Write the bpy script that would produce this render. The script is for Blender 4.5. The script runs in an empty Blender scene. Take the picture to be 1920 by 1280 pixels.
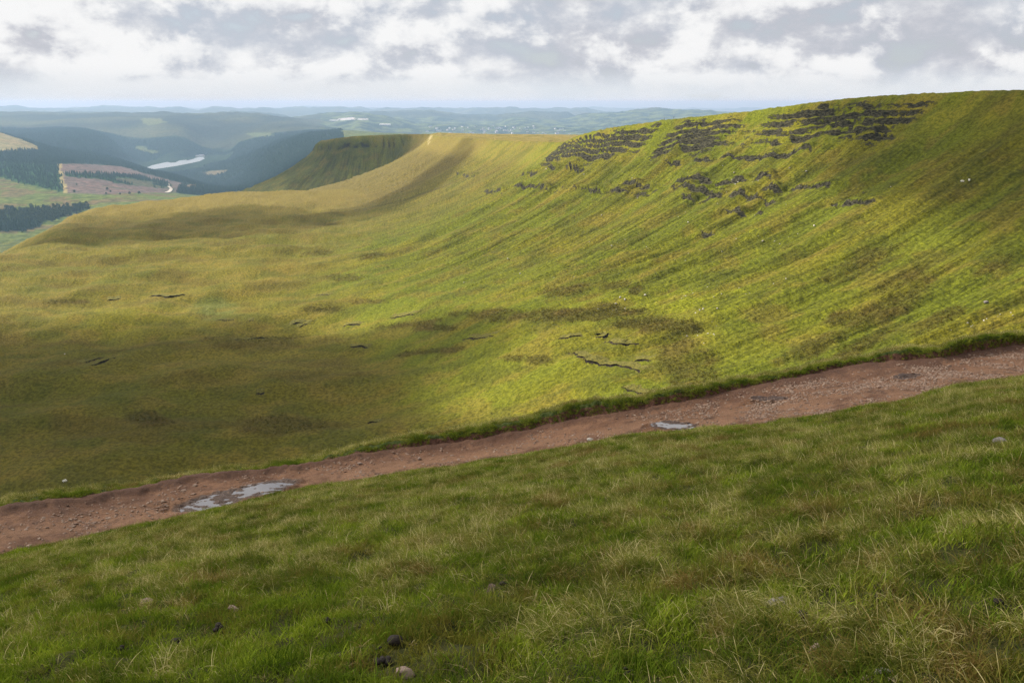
import bpy, bmesh, math, random
import numpy as np
from mathutils import Vector, Matrix, noise as mnoise

random.seed(7)
S = bpy.context.scene
C = S.collection
R = math.radians

# ------------------------------------------------------------------ camera
F = 960.0 / math.tan(R(30.0))            # focal length in photograph pixels
PITCH = R(15.1)
cam = bpy.data.cameras.new('camera')
cam.lens = 18.0 / math.tan(R(30.0)); cam.sensor_width = 36.0; cam.sensor_fit = 'HORIZONTAL'
cam.clip_start = 0.1; cam.clip_end = 300000.0
camo = bpy.data.objects.new('camera', cam); C.objects.link(camo)
camo.location = (0, 0, 0); camo.rotation_euler = (R(90) - PITCH, 0, 0)
S.camera = camo

# ------------------------------------------------------------------ sun, exposure
SUN_AZ, SUN_EL = R(-64.0), R(35.0)       # azimuth clockwise from the view direction
SV = Vector((math.sin(SUN_AZ) * math.cos(SUN_EL), math.cos(SUN_AZ) * math.cos(SUN_EL), math.sin(SUN_EL)))
sl = bpy.data.lights.new('sun', 'SUN'); sl.energy = 5.0; sl.angle = R(0.5); sl.color = (1.0, 0.95, 0.86)
so = bpy.data.objects.new('sun', sl); C.objects.link(so)
so.rotation_euler = (-SV).to_track_quat('-Z', 'Y').to_euler()
vs = S.view_settings
vs.view_transform = 'Standard'; vs.look = 'None'; vs.gamma = 1.0; vs.use_curve_mapping = False
vs.exposure = 1.15
cy = S.cycles
cy.max_bounces = 6; cy.diffuse_bounces = 2; cy.glossy_bounces = 2; cy.transmission_bounces = 3
cy.volume_bounces = 0; cy.transparent_max_bounces = 8
cy.use_denoising = True; cy.use_adaptive_sampling = True; cy.adaptive_threshold = 0.01
try:
    cy.denoiser = 'OPENIMAGEDENOISE'; cy.denoising_prefilter = 'NONE'
except Exception: pass
cy.volume_step_rate = 4.0

# ------------------------------------------------------------------ node helpers
class NT:
    def __init__(s, tree): s.t = tree; s.n = tree.nodes; s.l = tree.links
    def node(s, typ, **kw):
        n = s.n.new(typ)
        for k, v in kw.items(): setattr(n, k, v)
        return n
    def put(s, sock, v):
        if isinstance(v, bpy.types.NodeSocket): s.l.new(v, sock)
        elif v is not None: sock.default_value = v
    def math(s, op, a, b=None, c=None, clamp=False):
        n = s.n.new('ShaderNodeMath'); n.operation = op; n.use_clamp = clamp
        s.put(n.inputs[0], a); s.put(n.inputs[1], b); s.put(n.inputs[2], c)
        return n.outputs[0]
    def vmath(s, op, a, b=None):
        n = s.n.new('ShaderNodeVectorMath'); n.operation = op
        s.put(n.inputs[0], a); s.put(n.inputs[1], b)
        return n.outputs[0]
    def noise(s, vec, scale, detail=4, rough=0.55, dist=0.0):
        n = s.n.new('ShaderNodeTexNoise'); s.put(n.inputs['Vector'], vec)
        n.inputs['Scale'].default_value = scale; n.inputs['Detail'].default_value = detail
        n.inputs['Roughness'].default_value = rough; n.inputs['Distortion'].default_value = dist
        return n.outputs['Fac']
    def map(s, v, a, b, c=0.0, d=1.0, smooth=True):
        n = s.n.new('ShaderNodeMapRange')
        if smooth: n.interpolation_type = 'SMOOTHSTEP'
        s.put(n.inputs[0], v)
        for i, x in enumerate((a, b, c, d)): n.inputs[i + 1].default_value = x
        return n.outputs[0]
    def mix(s, f, a, b, mode='MIX'):
        n = s.n.new('ShaderNodeMix'); n.data_type = 'RGBA'; n.blend_type = mode
        s.put(n.inputs[0], f)
        s.put(n.inputs[6], (*a, 1) if isinstance(a, tuple) and len(a) == 3 else a)
        s.put(n.inputs[7], (*b, 1) if isinstance(b, tuple) and len(b) == 3 else b)
        return n.outputs[2]
    def comb(s, x, y, z):
        n = s.n.new('ShaderNodeCombineXYZ')
        s.put(n.inputs[0], x); s.put(n.inputs[1], y); s.put(n.inputs[2], z)
        return n.outputs[0]
    def attr(s, name, out='Fac', typ='GEOMETRY'):
        n = s.n.new('ShaderNodeAttribute'); n.attribute_name = name; n.attribute_type = typ
        return n.outputs[out]
    def bump(s, h, strength, dist, normal=None):
        n = s.n.new('ShaderNodeBump'); n.inputs['Strength'].default_value = strength
        n.inputs['Distance'].default_value = dist; s.put(n.inputs['Height'], h)
        if normal is not None: s.put(n.inputs['Normal'], normal)
        return n.outputs[0]

def new_mat(name):
    m = bpy.data.materials.new(name); m.use_nodes = True
    m.node_tree.nodes.clear()
    return m, NT(m.node_tree)
def finish(t, surf=None, vol=None):
    o = t.n.new('ShaderNodeOutputMaterial')
    if surf is not None: t.l.new(surf, o.inputs['Surface'])
    if vol is not None: t.l.new(vol, o.inputs['Volume'])
def principled(t, col, rough=0.9, spec=0.15, normal=None, **kw):
    p = t.n.new('ShaderNodeBsdfPrincipled')
    t.put(p.inputs['Base Color'], (*col, 1) if isinstance(col, tuple) and len(col) == 3 else col)
    t.put(p.inputs['Roughness'], rough); t.put(p.inputs['Specular IOR Level'], spec)
    if normal is not None: t.put(p.inputs['Normal'], normal)
    for k, v in kw.items(): t.put(p.inputs[k], v)
    return p.outputs[0]

# ------------------------------------------------------------------ world: Nishita sky under broken cumulus
W = bpy.data.worlds.new('World'); S.world = W; W.use_nodes = True
W.node_tree.nodes.clear(); t = NT(W.node_tree)
sky = t.node('ShaderNodeTexSky', sky_type='NISHITA'); sky.sun_disc = False
sky.sun_elevation = SUN_EL; sky.sun_rotation = SUN_AZ; sky.altitude = 850
dirv = t.node('ShaderNodeTexCoord').outputs['Generated']
sp = t.node('ShaderNodeSeparateXYZ'); t.l.new(dirv, sp.inputs[0])
dx, dy, dz = sp.outputs
az = t.math('ARCTAN2', dx, dy); el = t.math('ARCSINE', dz)
def cloud_coord(off):
    return t.vmath('ADD', t.vmath('MULTIPLY', dirv, (1.0, 1.0, 1.6)), off)
c0 = cloud_coord((3.1, 1.7, 0.2)); c1 = cloud_coord((3.1 - 0.008, 1.7 + 0.003, 0.2 + 0.026))
big = t.noise(cloud_coord((9.0, 4.0, 0.0)), 4.0, 3, 0.5)
na = t.noise(c0, 12.0, 7, 0.56, 0.1); nb = t.noise(c1, 12.0, 7, 0.56, 0.1)
emb = t.math('SUBTRACT', na, nb)
def gauss(px, py, wx, wy, amp):
    a0 = math.atan2(px - 960, F * math.cos(PITCH) + (640 - py) * math.sin(PITCH))
    e0 = (191 - py) / F; sa, se = wx / F, wy / F
    u = t.math('DIVIDE', t.math('SUBTRACT', az, a0), sa); v = t.math('DIVIDE', t.math('SUBTRACT', el, e0), se)
    q = t.math('ADD', t.math('MULTIPLY', u, u), t.math('MULTIPLY', v, v))
    return t.math('MULTIPLY', t.math('EXPONENT', t.math('MULTIPLY', q, -1.0)), amp)
puff = t.map(t.math('ADD', na, t.math('MULTIPLY', t.math('SUBTRACT', big, 0.5), 0.5)), 0.45, 0.58)
shade = t.math('ADD', t.math('MULTIPLY', t.math('SUBTRACT', big, 0.5), 1.0), t.math('SUBTRACT', t.math('MULTIPLY', puff, 0.34), 0.15))
for g in ((1200, 100, 170, 45, -0.36), (1720, 100, 300, 80, -0.36), (1330, 95, 50, 50, 0.42), (960, 45, 80, 32, -0.26),
          (560, 45, 90, 28, -0.20), (345, 105, 50, 28, -0.26), (60, 110, 100, 25, -0.14), (680, 90, 70, 22, 0.22), (430, 105, 40, 32, 0.26),
          (120, 142, 130, 14, 0.24), (880, 110, 60, 30, 0.2), (560, 152, 420, 9, -0.22), (1300, 152, 160, 9, 0.22)):
    shade = t.math('ADD', shade, gauss(*g))
shade = t.math('ADD', shade, t.math('MULTIPLY', emb, 2.6))
lit = t.map(shade, -0.58, 0.34)
cool = t.mix(t.map(big, 0.35, 0.65), (0.47, 0.51, 0.58), (0.48, 0.49, 0.54))
ccol = t.mix(lit, cool, (0.84, 0.84, 0.84))
hor = t.map(el, 0.008, 0.038, 1.0, 0.0)
hz = t.mix(t.map(na, 0.3, 0.7), (0.66, 0.70, 0.74), (0.74, 0.755, 0.77))
ccol = t.mix(hor, ccol, hz)
ccol = t.mix(t.map(el, -0.004, 0.0005, 1.0, 0.0), ccol, (0.34, 0.40, 0.47))      # land goes on below the horizon
cover = t.map(shade, -0.85, -0.35, 0.72, 1.0)
b1 = t.node('ShaderNodeBackground'); t.l.new(sky.outputs[0], b1.inputs[0]); b1.inputs[1].default_value = 0.055
b2 = t.node('ShaderNodeBackground'); t.l.new(ccol, b2.inputs[0]); b2.inputs[1].default_value = 0.505
mx = t.node('ShaderNodeMixShader'); t.l.new(cover, mx.inputs[0]); t.l.new(b1.outputs[0], mx.inputs[1]); t.l.new(b2.outputs[0], mx.inputs[2])
wo = t.node('ShaderNodeOutputWorld'); t.l.new(mx.outputs[0], wo.inputs[0])

# ------------------------------------------------------------------ numeric helpers
def ray(px, py):
    """x/y, z/y of the sight line through a pixel of the photograph."""
    u = (px - 960.0) / F; v = (640.0 - py) / F
    den = math.cos(PITCH) + v * math.sin(PITCH)
    return u / den, (-math.sin(PITCH) + v * math.cos(PITCH)) / den
def at_y(px, py, y):
    a, b = ray(px, py); return np.array((a * y, y, b * y))
def to_px(x, y, z):
    dep = y * math.cos(PITCH) - z * math.sin(PITCH)
    dep = np.maximum(dep, 0.01)
    return 960 + F * x / dep, 640 - F * (y * math.sin(PITCH) + z * math.cos(PITCH)) / dep
_GT = {}
def _grad(seed):
    if seed not in _GT:
        a = np.random.RandomState(seed * 7919 + 13).rand(65536).astype(np.float32) * (2 * math.pi)
        _GT[seed] = (np.cos(a), np.sin(a))
    return _GT[seed]
def perlin(x, y, seed=0):
    x = np.asarray(x, np.float32); y = np.asarray(y, np.float32)
    gx, gy = _grad(seed)
    ix = np.floor(x); iy = np.floor(y); fx = x - ix; fy = y - iy
    ix = ix.astype(np.int32) & 255; iy = iy.astype(np.int32) & 255
    ix1 = (ix + 1) & 255; r0 = iy << 8; r1 = ((iy + 1) & 255) << 8
    k = r0 | ix; a = gx[k] * fx + gy[k] * fy
    k = r0 | ix1; b = gx[k] * (fx - 1) + gy[k] * fy
    k = r1 | ix; c = gx[k] * fx + gy[k] * (fy - 1)
    k = r1 | ix1; d = gx[k] * (fx - 1) + gy[k] * (fy - 1)
    u = fx * fx * fx * (fx * (fx * 6 - 15) + 10); v = fy * fy * fy * (fy * (fy * 6 - 15) + 10)
    return (1.5 * ((a + (b - a) * u) * (1 - v) + (c + (d - c) * u) * v)).astype(np.float64)
_LS = np.arange(-50, 5200, 0.4)
def perlin1(s, scale, seed):
    return np.interp(s, _LS, perlin(_LS / scale, 0 * _LS + 0.37, seed))
def fbm(x, y, oct=4, seed=0, gain=0.5):
    r = 0; a = 1.0
    for i in range(oct):
        r = r + a * perlin(x * 2 ** i + 17.3 * i, y * 2 ** i - 9.1 * i, seed + i); a *= gain
    return r
def sst(x, a, b):
    q = np.clip((x - a) / (b - a), 0, 1); return q * q * (3 - 2 * q)
def smax(a, b, w):
    m = np.maximum(a, b); return m + w * np.log(np.exp((a - m) / w) + np.exp((b - m) / w))
def catmull(P, step):
    P = np.asarray(P, float); Q = np.vstack((2 * P[0] - P[1], P, 2 * P[-1] - P[-2])); out = []
    for i in range(1, len(Q) - 2):
        p0, p1, p2, p3 = Q[i - 1], Q[i], Q[i + 1], Q[i + 2]
        n = max(2, int(np.linalg.norm(p2[:2] - p1[:2]) / step))
        for k in range(n):
            q = k / n
            out.append(0.5 * (2 * p1 + (p2 - p0) * q + (2 * p0 - 5 * p1 + 4 * p2 - p3) * q * q + (3 * p1 - p0 - 3 * p2 + p3) * q ** 3))
    out.append(P[-1]); return np.array(out)
def polydist(x, y, P, chunk=60000):
    """arc length, signed distance (positive to the left of travel) and index of the nearest point on polyline P"""
    t = np.gradient(P[:, :2], axis=0); t /= np.linalg.norm(t, axis=1)[:, None]
    arc = np.concatenate(([0], np.cumsum(np.linalg.norm(np.diff(P[:, :2], axis=0), axis=1))))
    sh = x.shape; x = x.ravel(); y = y.ravel()
    s = np.empty(x.size); d = np.empty(x.size)
    px = P[:, 0].astype(np.float32); py = P[:, 1].astype(np.float32)
    for i in range(0, x.size, chunk):
        X = x[i:i + chunk]; Y = y[i:i + chunk]
        k = ((X.astype(np.float32)[:, None] - px) ** 2 + (Y.astype(np.float32)[:, None] - py) ** 2).argmin(1)
        best = None
        for o in (-1, 0):
            i0 = np.clip(k + o, 0, len(P) - 2); ax, ay = P[i0, 0], P[i0, 1]
            bx, by = P[i0 + 1, 0] - ax, P[i0 + 1, 1] - ay; L = np.hypot(bx, by)
            ex, ey = X - ax, Y - ay; al = np.clip((ex * bx + ey * by) / L, 0, L)
            dd = np.hypot(ex - al * bx / L, ey - al * by / L)
            sd = np.where(t[k, 0] * (Y - P[k, 1]) - t[k, 1] * (X - P[k, 0]) >= 0, 1.0, -1.0)
            if best is None: best = dd; ss = arc[i0] + al
            else:
                c = dd < best; best = np.where(c, dd, best); ss = np.where(c, arc[i0] + al, ss)
        s[i:i + chunk] = ss; d[i:i + chunk] = sd * best
    # slide along the curve until the offset stands square to a smoothly turning tangent
    dT = np.gradient(t, arc, axis=0)
    for _ in range(3):
        cx, cy_, tx, ty, ux, uy = (np.interp(s, arc, q) for q in (P[:, 0], P[:, 1], t[:, 0], t[:, 1], dT[:, 0], dT[:, 1]))
        ex, ey = x - cx, y - cy_; f = ex * tx + ey * ty; fp = -1 + ex * ux + ey * uy
        s = np.clip(s + np.where(fp < -0.15, np.clip(-f / np.minimum(fp, -0.15), -8, 8), 0), 0, arc[-1])
    return s.reshape(sh), d.reshape(sh), arc
def inpoly(px, py, poly):
    r = np.zeros(px.shape, bool); n = len(poly)
    for i in range(n):
        x0, y0 = poly[i]; x1, y1 = poly[(i + 1) % n]
        if y0 == y1: continue
        c = ((py >= y0) != (py >= y1)) & (px < (x1 - x0) * (py - y0) / (y1 - y0) + x0)
        r ^= c
    return r

# ------------------------------------------------------------------ object helpers
def mesh_np(name, V, Q, attrs=None, mat=None, smooth=True):
    """V (n,3), Q (m,3 or 4): a mesh straight from arrays"""
    me = bpy.data.meshes.new(name); V = np.asarray(V, np.float32); Q = np.asarray(Q, np.int32)
    k = Q.shape[1]
    me.vertices.add(len(V)); me.vertices.foreach_set('co', V.ravel())
    me.loops.add(Q.size); me.loops.foreach_set('vertex_index', Q.ravel())
    me.polygons.add(len(Q)); me.polygons.foreach_set('loop_start', np.arange(0, Q.size, k, dtype=np.int32))
    me.update(calc_edges=True)
    for nm, a in (attrs or {}).items():
        a = np.asarray(a, np.float32)
        if a.ndim == 1:
            at = me.attributes.new(nm, 'FLOAT', 'POINT'); at.data.foreach_set('value', a)
        else:
            at = me.attributes.new(nm, 'FLOAT_COLOR', 'POINT')
            if a.shape[1] == 3: a = np.hstack((a, np.ones((len(a), 1), np.float32)))
            at.data.foreach_set('color', a.ravel())
    if smooth: me.shade_smooth()
    else: me.shade_flat()
    if mat: me.materials.append(mat)
    return me
def grid_quads(nr, nc):
    i = np.arange((nr - 1) * (nc - 1)); r, c = i // (nc - 1), i % (nc - 1); a = r * nc + c
    return np.stack((a, a + nc, a + nc + 1, a + 1), 1)
def link(name, me, parent=None, loc=None, **props):
    o = bpy.data.objects.new(name, me); C.objects.link(o)
    if parent: o.parent = parent
    if loc is not None: o.location = loc
    for k, v in props.items(): o[k] = v
    return o
def structure(name, me): return link(name, me, kind='structure')

# ------------------------------------------------------------------ materials
def grassy(name, fine=1.0, bumpd=0.35, streak=True, rock=True):
    m, t = new_mat(name)
    pos = t.node('ShaderNodeNewGeometry').outputs['Position']
    col = t.attr('Col', 'Color'); s = t.attr('s'); d = t.attr('d')
    n1 = t.noise(pos, 0.75 * fine, 5, 0.70)
    c = t.mix(t.map(n1, 0.34, 0.66), t.mix(1.0, col, (0.60, 0.62, 0.56), 'MULTIPLY'), t.mix(1.0, col, (1.36, 1.33, 1.36), 'MULTIPLY'))
    h = t.math('MULTIPLY', n1, 1.5)
    if streak:
        sv = t.comb(t.math('MULTIPLY', s, 1.0), t.math('MULTIPLY', d, 0.075), 0.0)
        st = t.noise(sv, 0.30, 5, 0.66, 0.5); ter = t.noise(t.comb(t.math('MULTIPLY', s, 0.22), t.math('MULTIPLY', d, 0.85), 0.0), 1.0, 3, 0.6, 0.3)
        k = t.attr('slope')
        sf = t.math('MULTIPLY', t.map(st, 0.36, 0.58, 1.0, 0.0), k)
        c = t.mix(t.math('MULTIPLY', sf, 0.72), c, t.mix(1.0, c, (0.52, 0.52, 0.6), 'MULTIPLY'))
        c = t.mix(t.math('MULTIPLY', t.map(ter, 0.42, 0.60, 0.55, 0.0), k), c, t.mix(1.0, c, (0.58, 0.60, 0.6), 'MULTIPLY'))
        h = t.math('ADD', h, t.math('ADD', t.math('MULTIPLY', t.math('MULTIPLY', st, k), 2.6), t.math('MULTIPLY', t.math('MULTIPLY', ter, k), 1.0)))
    if rock:
        rk = t.attr('rock')
        n4 = t.noise(t.vmath('MULTIPLY', pos, (1, 1, 3.2)), 0.45, 4, 0.65)
        rc = t.mix(t.map(n4, 0.35, 0.68), (0.008, 0.007, 0.004), (0.078, 0.070, 0.040))  # rock tones darkened to carry the shade of the steep faces
        rf = t.map(t.math('ADD', rk, t.math('MULTIPLY', t.math('SUBTRACT', n4, 0.5), 1.5)), 0.38, 0.52)
        c = t.mix(rf, c, rc); h = t.math('ADD', h, t.math('MULTIPLY', t.math('MULTIPLY', n4, rf), 2.0))
    nrm = t.bump(h, 0.85, bumpd)
    finish(t, principled(t, c, 0.95, 0.08, nrm)); return m
M = {}
M['valley'] = grassy('valley_grass', 1.0, 1.1)

# ------------------------------------------------------------------ the valley: ridge, floor, spur
def cp(px, py, r):
    a, b = ray(px, py); y = r / math.sqrt(1 + a * a); return (a * y, y, b * y)
CREST_P = [(150, -60, 22), (235, 60, 20), (275, 170, 16), (282, 270, 11), cp(2260, 164, 430), cp(1920, 168, 480), cp(1760, 174, 520),
           cp(1600, 184, 560), cp(1400, 208, 612), cp(1250, 225, 662), cp(1130, 241, 712), cp(1085, 250, 742), cp(1052, 266, 800),
           cp(1030, 266, 880), cp(985, 265, 985), cp(930, 262, 1120), cp(865, 258, 1330), cp(812, 254, 1560), (-140, 1720, -56),
           cp(805, 251, 1870), cp(740, 252.5, 1900), cp(660, 256, 1905), cp(597, 263, 1930), cp(612, 263, 2020), cp(640, 262, 2300), cp(680, 262, 2700)]
CREST = catmull(CREST_P, 9.0)
for _ in range(2):                                    # ease the bends in plan, keep the heights
    _w = np.pad(CREST[:, :2], ((5, 5), (0, 0)), 'edge')
    CREST[5:-5, :2] = np.stack([np.convolve(_w[:, c], np.ones(11) / 11, 'valid') for c in (0, 1)], 1)[5:-5]
_arc = np.concatenate(([0], np.cumsum(np.linalg.norm(np.diff(CREST[:, :2], axis=0), axis=1))))
def s_of(px, r):
    p = cp(px, 250, r); return _arc[((CREST[:, 0] - p[0]) ** 2 + (CREST[:, 1] - p[1]) ** 2).argmin()]
S_R, S_1480, S_1400, S_1290, S_H = s_of(1760, 520), s_of(1490, 588), s_of(1400, 612), s_of(1290, 650), s_of(1060, 790)
S_M, S_N, S_O = s_of(812, 1560), s_of(800, 1870), s_of(596, 1930)
LIP = catmull([(-330, 60), (-370, 250), (-395, 480), (-425, 700), (-456, 850), (-500, 1000), (-520, 1110), (-497, 1200), (-455, 1280),
               (-400, 1400), (-365, 1520), (-400, 1750), (-480, 2100), (-520, 2600)], 22.0)

def valley_z(x, y, detail=True):
    s, d, arc = polydist(x, y, CREST)
    zc = np.interp(s, arc, CREST[:, 2])
    k = np.interp(s, [0, S_H - 60, S_H + 150, S_M - 100, S_M + 60, S_N, S_N + 60, 5000], [1.0, 1.0, 0.92, 0.98, 1.0, 1.05, 1.2, 1.2])
    crag = np.where((s > S_R - 25) & (s < S_H + 10), 1.0, 0.0)
    nose = sst(s, S_N + 10, S_N + 70)
    # buttresses push the face in and out
    rib = (2.6 * perlin(s / 22, d / 60, 3) + 1.1 * perlin(s / 8.5, d / 18, 4) + 0.6 * perlin(s / 3.2, d / 5, 5)) * (1 - 0.55 * sst(s, S_1290, S_H - 60))
    dd = d + rib * sst(d, 0, 8) * (1 - sst(d, 30, 60)) * (0.35 + 0.65 * crag)
    dp = np.maximum(dd, 0)
    steep = 0.80 * np.minimum(dp, 26) * sst(dp, -6, 10)
    low = 0.66 * 165 * (1 - np.exp(-np.maximum(dp - 26, 0) / 165)) + 0.22 * np.maximum(dp - 230, 0)
    drop = (steep + low) * k
    # stepped crags on the scarp: ledges of grass between faces of rock
    gap = sst(np.abs(s - (S_1290 + 6)), 0, 16) * (0.5 + 0.5 * sst(np.abs(s - (S_1480 + S_1400) / 2), 10, 28))
    cm = crag * gap * sst(s, S_R - 25, S_R + 10) * (1 - sst(s, S_H - 20, S_H + 10))
    cm = cm * np.clip(1.10 + 1.1 * perlin(s / 34, d / 13, 8) + 0.35 * sst(s, S_1400 - 10, S_1400 + 10), 0, 1)
    band = sst(d, 3, 8) * (1 - sst(d - 6 * perlin1(s, 20, 9), 27, 38))
    cm = cm * band
    hst = 4.2 + 0.8 * perlin1(s, 60, 7)
    q = (drop + 1.6 * perlin(s / 18, d / 30, 10)) / hst
    fr = q - np.floor(q); stp = (np.floor(q) + sst(fr, 0.50, 0.97)) * hst - 1.6 * perlin(s / 18, d / 30, 10)
    rock = cm * sst(fr, 0.36, 0.52) * (1 - sst(fr, 0.97, 1.0) * 0.3) * np.clip(1.10 + 1.5 * perlin(s / 17, d / 4, 11) + 0.3 * sst(s, S_1400 - 10, S_1400 + 10), 0, 1)
    drop = drop + (stp - drop) * cm * 0.9
    # lower strata ledges
    def ledge(dc, s0, s1, hgt, seed, wob=1.3):
        c = dc + wob * perlin1(s, 22, seed) + 0.8 * perlin1(s, 6, seed + 1)
        m = sst(s, s0, s0 + 14) * (1 - sst(s, s1 - 14, s1)) * np.clip(0.85 + 1.5 * perlin1(s, 15, seed + 2), 0, 1)
        e = d - c
        # shelf above, short face below
        return m * (-1.35 * hgt * sst(e, -7, -0.6) * (1 - sst(e, -0.6, 0.7))), m * sst(e, -0.5, -0.2) * (1 - sst(e, 0.9, 1.5))
    for a in ((42, s_of(1215, 690), s_of(1065, 790), 2.6, 20), (41, s_of(1690, 540), s_of(1330, 640), 1.6, 23), (66, s_of(1260, 660), s_of(1030, 850), 2.2, 26),
              (65, s_of(1660, 545), s_of(1290, 650), 2.8, 29), (73, s_of(1700, 530), s_of(1240, 665), 2.6, 32), (82, s_of(1720, 525), s_of(1450, 600), 2.4, 35),
              (70, s_of(1900, 485), s_of(1690, 540), 1.6, 41), (78, s_of(1960, 470), s_of(1800, 510), 1.8, 44),
              (95, s_of(1740, 522), s_of(1560, 570), 2.0, 38), (58, s_of(1000, 960), s_of(940, 1100), 1.5, 47), (118, s_of(1760, 520), s_of(1650, 550), 2.0, 50)):
        dz_, rk = ledge(*a); drop = drop + dz_; rock = np.maximum(rock, rk)
    # the cliff under the far nose
    nb = 0.6 * nose * sst(dd, 14, 17) * (1 - sst(dd, 21, 25))
    nz = nose * 6.5 * sst(dd, 15, 21); drop = drop + nz - nose * 5 * sst(dd, 0, 14)
    rock = np.maximum(rock, nb * np.clip(0.8 + perlin(s / 14, d / 10, 12), 0, 1))
    face = sst(d, 16, 40) * (1 - sst(d, 150, 290))
    ridge = np.where(d > 0, zc - drop, zc + 0.03 * d + 0.4 * perlin(s / 25, d / 25, 14))
    if detail:
        gl = 3.0 * perlin(s / 21 + 0.4 * perlin(s / 70, d / 60, 15), d / 160, 16) + 1.7 * perlin(s / 8.5, d / 110, 17) + 0.75 * perlin(s / 3.6, d / 60, 18)
        ridge = ridge + gl * face
    ls, ld, _ = polydist(x, y, LIP)
    floor = -115.5 + 0.021 * x - 0.002 * (y - 400)
    out = np.maximum(ld + 14, 0)                      # left of travel is outside
    out = np.where(ld > -14, out * out / (out + 38), 0)
    floor = floor - 0.62 * out - 0.11 * np.maximum(y - 1300, 0)
    und = 3.4 * fbm(x / 150, y / 190, 3, 60) + 3.4 * perlin(x / 50, y / 42, 64) + 1.5 * perlin(x / 19, y / 16, 65)
    # long swells that run across the moor
    und = und + 4.5 * perlin(x / 260 + 0.2 * perlin(x / 90, y / 90, 66), y / 48, 67) * (1 - sst(y, 900, 1300))
    floor = floor + und * (0.35 + 0.65 * (1 - sst(y, 900, 1500)))
    z = smax(ridge, floor, 3.0)
    onfloor = sst(floor - ridge, -6, 10)
    if detail:
        z = z + (0.42 * perlin(x / 4.2, y / 4.2, 70) + 0.28 * perlin(x / 1.9, y / 1.9, 71))
    return z, s, d, face * (1 - onfloor), rock * (1 - onfloor), onfloor, ld

# ------------------------------------------------------------------ near ground: hillside, path, bank
def plane_z(x, y): return -1.65 - 0.356 * y + 0.167 * x
NEAR_PX = [(-330, 1108), (-150, 1066), (0, 1037), (200, 1000), (345, 968), (560, 920), (780, 886), (960, 860), (1090, 831), (1240, 810), (1330, 806), (1400, 803), (1520, 785), (1700, 747), (1920, 702), (2100, 668), (2350, 620)]
FAR_PX = [(-330, 1010), (-150, 980), (0, 957), (180, 933), (350, 899), (560, 874), (700, 850), (860, 832), (1010, 803), (1170, 777), (1300, 754), (1440, 722), (1640, 684), (1760, 676), (1920, 650), (2100, 622), (2350, 585)]
LIP_PX = [(-330, 1004), (-150, 972), (0, 950), (180, 921), (270, 911), (430, 888), (600, 857), (700, 836), (760, 824), (860, 808), (950, 790), (1010, 779), (1090, 760), (1170, 748), (1300, 727), (1440, 702), (1600, 674), (1680, 656), (1800, 640), (1920, 625), (2100, 596), (2350, 558)]
def near_edge():
    a = []; r = []
    for px, py in NEAR_PX:
        u, w = ray(px, py)
        y = 1.65 / (-w - 0.356 + 0.167 * u)
        a.append(math.atan(u)); r.append(y * math.hypot(1, u))
    return np.array(a), np.array(r)
EA, ER0 = near_edge()
ER = np.polyval(np.polyfit(EA, ER0, 4), EA)
EZ = np.array([ray(px, py)[1] / math.hypot(1, ray(px, py)[0]) for px, py in NEAR_PX]) * ER   # height of the turf edge
_fa = np.linspace(EA[0], EA[-1], 200); _fz = np.convolve(np.pad(np.interp(_fa, EA, EZ), 9, 'edge'), np.ones(19) / 19, 'valid')
PC = 0.07                                            # cross fall of the path
def zplane0(a, r): return -1.65 + r * (-0.356 * np.cos(a) + 0.167 * np.sin(a))
def zplane_ar(a, r):
    rn = np.interp(a, EA, ER); return zplane0(a, r) + (np.interp(a, _fa, _fz) - zplane0(a, rn)) * (r / rn) ** 2
def far_edge():
    A = []; RR = []
    for px, py in FAR_PX:
        u, w = ray(px, py); a = math.atan(u); rho = -w / math.hypot(1, u)
        rn = np.interp(a, EA, ER); zn = zplane_ar(a, rn) - 0.08
        A.append(a); RR.append(-(zn + PC * rn) / (rho - PC))
    return np.array(A), np.array(RR)
FA, FR = far_edge()
def lip_edge():
    A = []; H = []
    for px, py in LIP_PX:
        u, w = ray(px, py); a = math.atan(u); rho = -w / math.hypot(1, u)
        r = np.interp(a, FA, FR) + 0.30
        A.append(a); H.append(-rho * r)
    return np.array(A), np.array(H)
LA, LH = lip_edge()
def wob(a, r0, amp, seed):
    q = a * r0
    return amp * (perlin(q / 1.3, 0 * q + 0.3, seed) + 0.55 * perlin(q / 0.45, 0 * q + 0.7, seed + 1) + 0.3 * perlin(q / 0.17, 0 * q + 0.1, seed + 2))
def RN(a): return np.interp(a, EA, ER) + wob(a, 27, 0.26, 80)
def RF(a): return np.interp(a, FA, FR) + wob(a, 30, 0.16, 84)
def ZL(a): return np.interp(a, LA, LH) - 0.06 + wob(a, 30, 0.12, 88)
def zpath_base(a, r):
    rn = np.interp(a, EA, ER); return zplane_ar(a, rn) - 0.08 - PC * (r - rn)
def on_path(px, py):
    u, w = ray(px, py); a = math.atan(u); rho = -w / math.hypot(1, u)
    rn = np.interp(a, EA, ER); zn = zplane_ar(a, rn) - 0.08
    r = -(zn + PC * rn) / (rho - PC); return a, r
PUD = []                                             # puddles: centre, half length along the path, half width, level
for px0, py0, px1, py1, hw in ((352, 944, 462, 925, 0.50), (440, 928, 538, 911, 0.42), (1236, 802, 1290, 795, 0.36), (1420, 750, 1462, 744, 0.22), (1688, 708, 1712, 703, 0.22)):
    a0, r0 = on_path(px0, py0); a1, r1 = on_path(px1, py1)
    p0 = np.array((math.sin(a0) * r0, math.cos(a0) * r0)); p1 = np.array((math.sin(a1) * r1, math.cos(a1) * r1))
    c = (p0 + p1) / 2; ac = math.atan2(c[0], c[1]); rc = np.linalg.norm(c)
    dv = p1 - p0; L = np.linalg.norm(dv); PUD.append([c, dv / L, L / 2 + 0.18, hw, float(zpath_base(ac, rc))])
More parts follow.
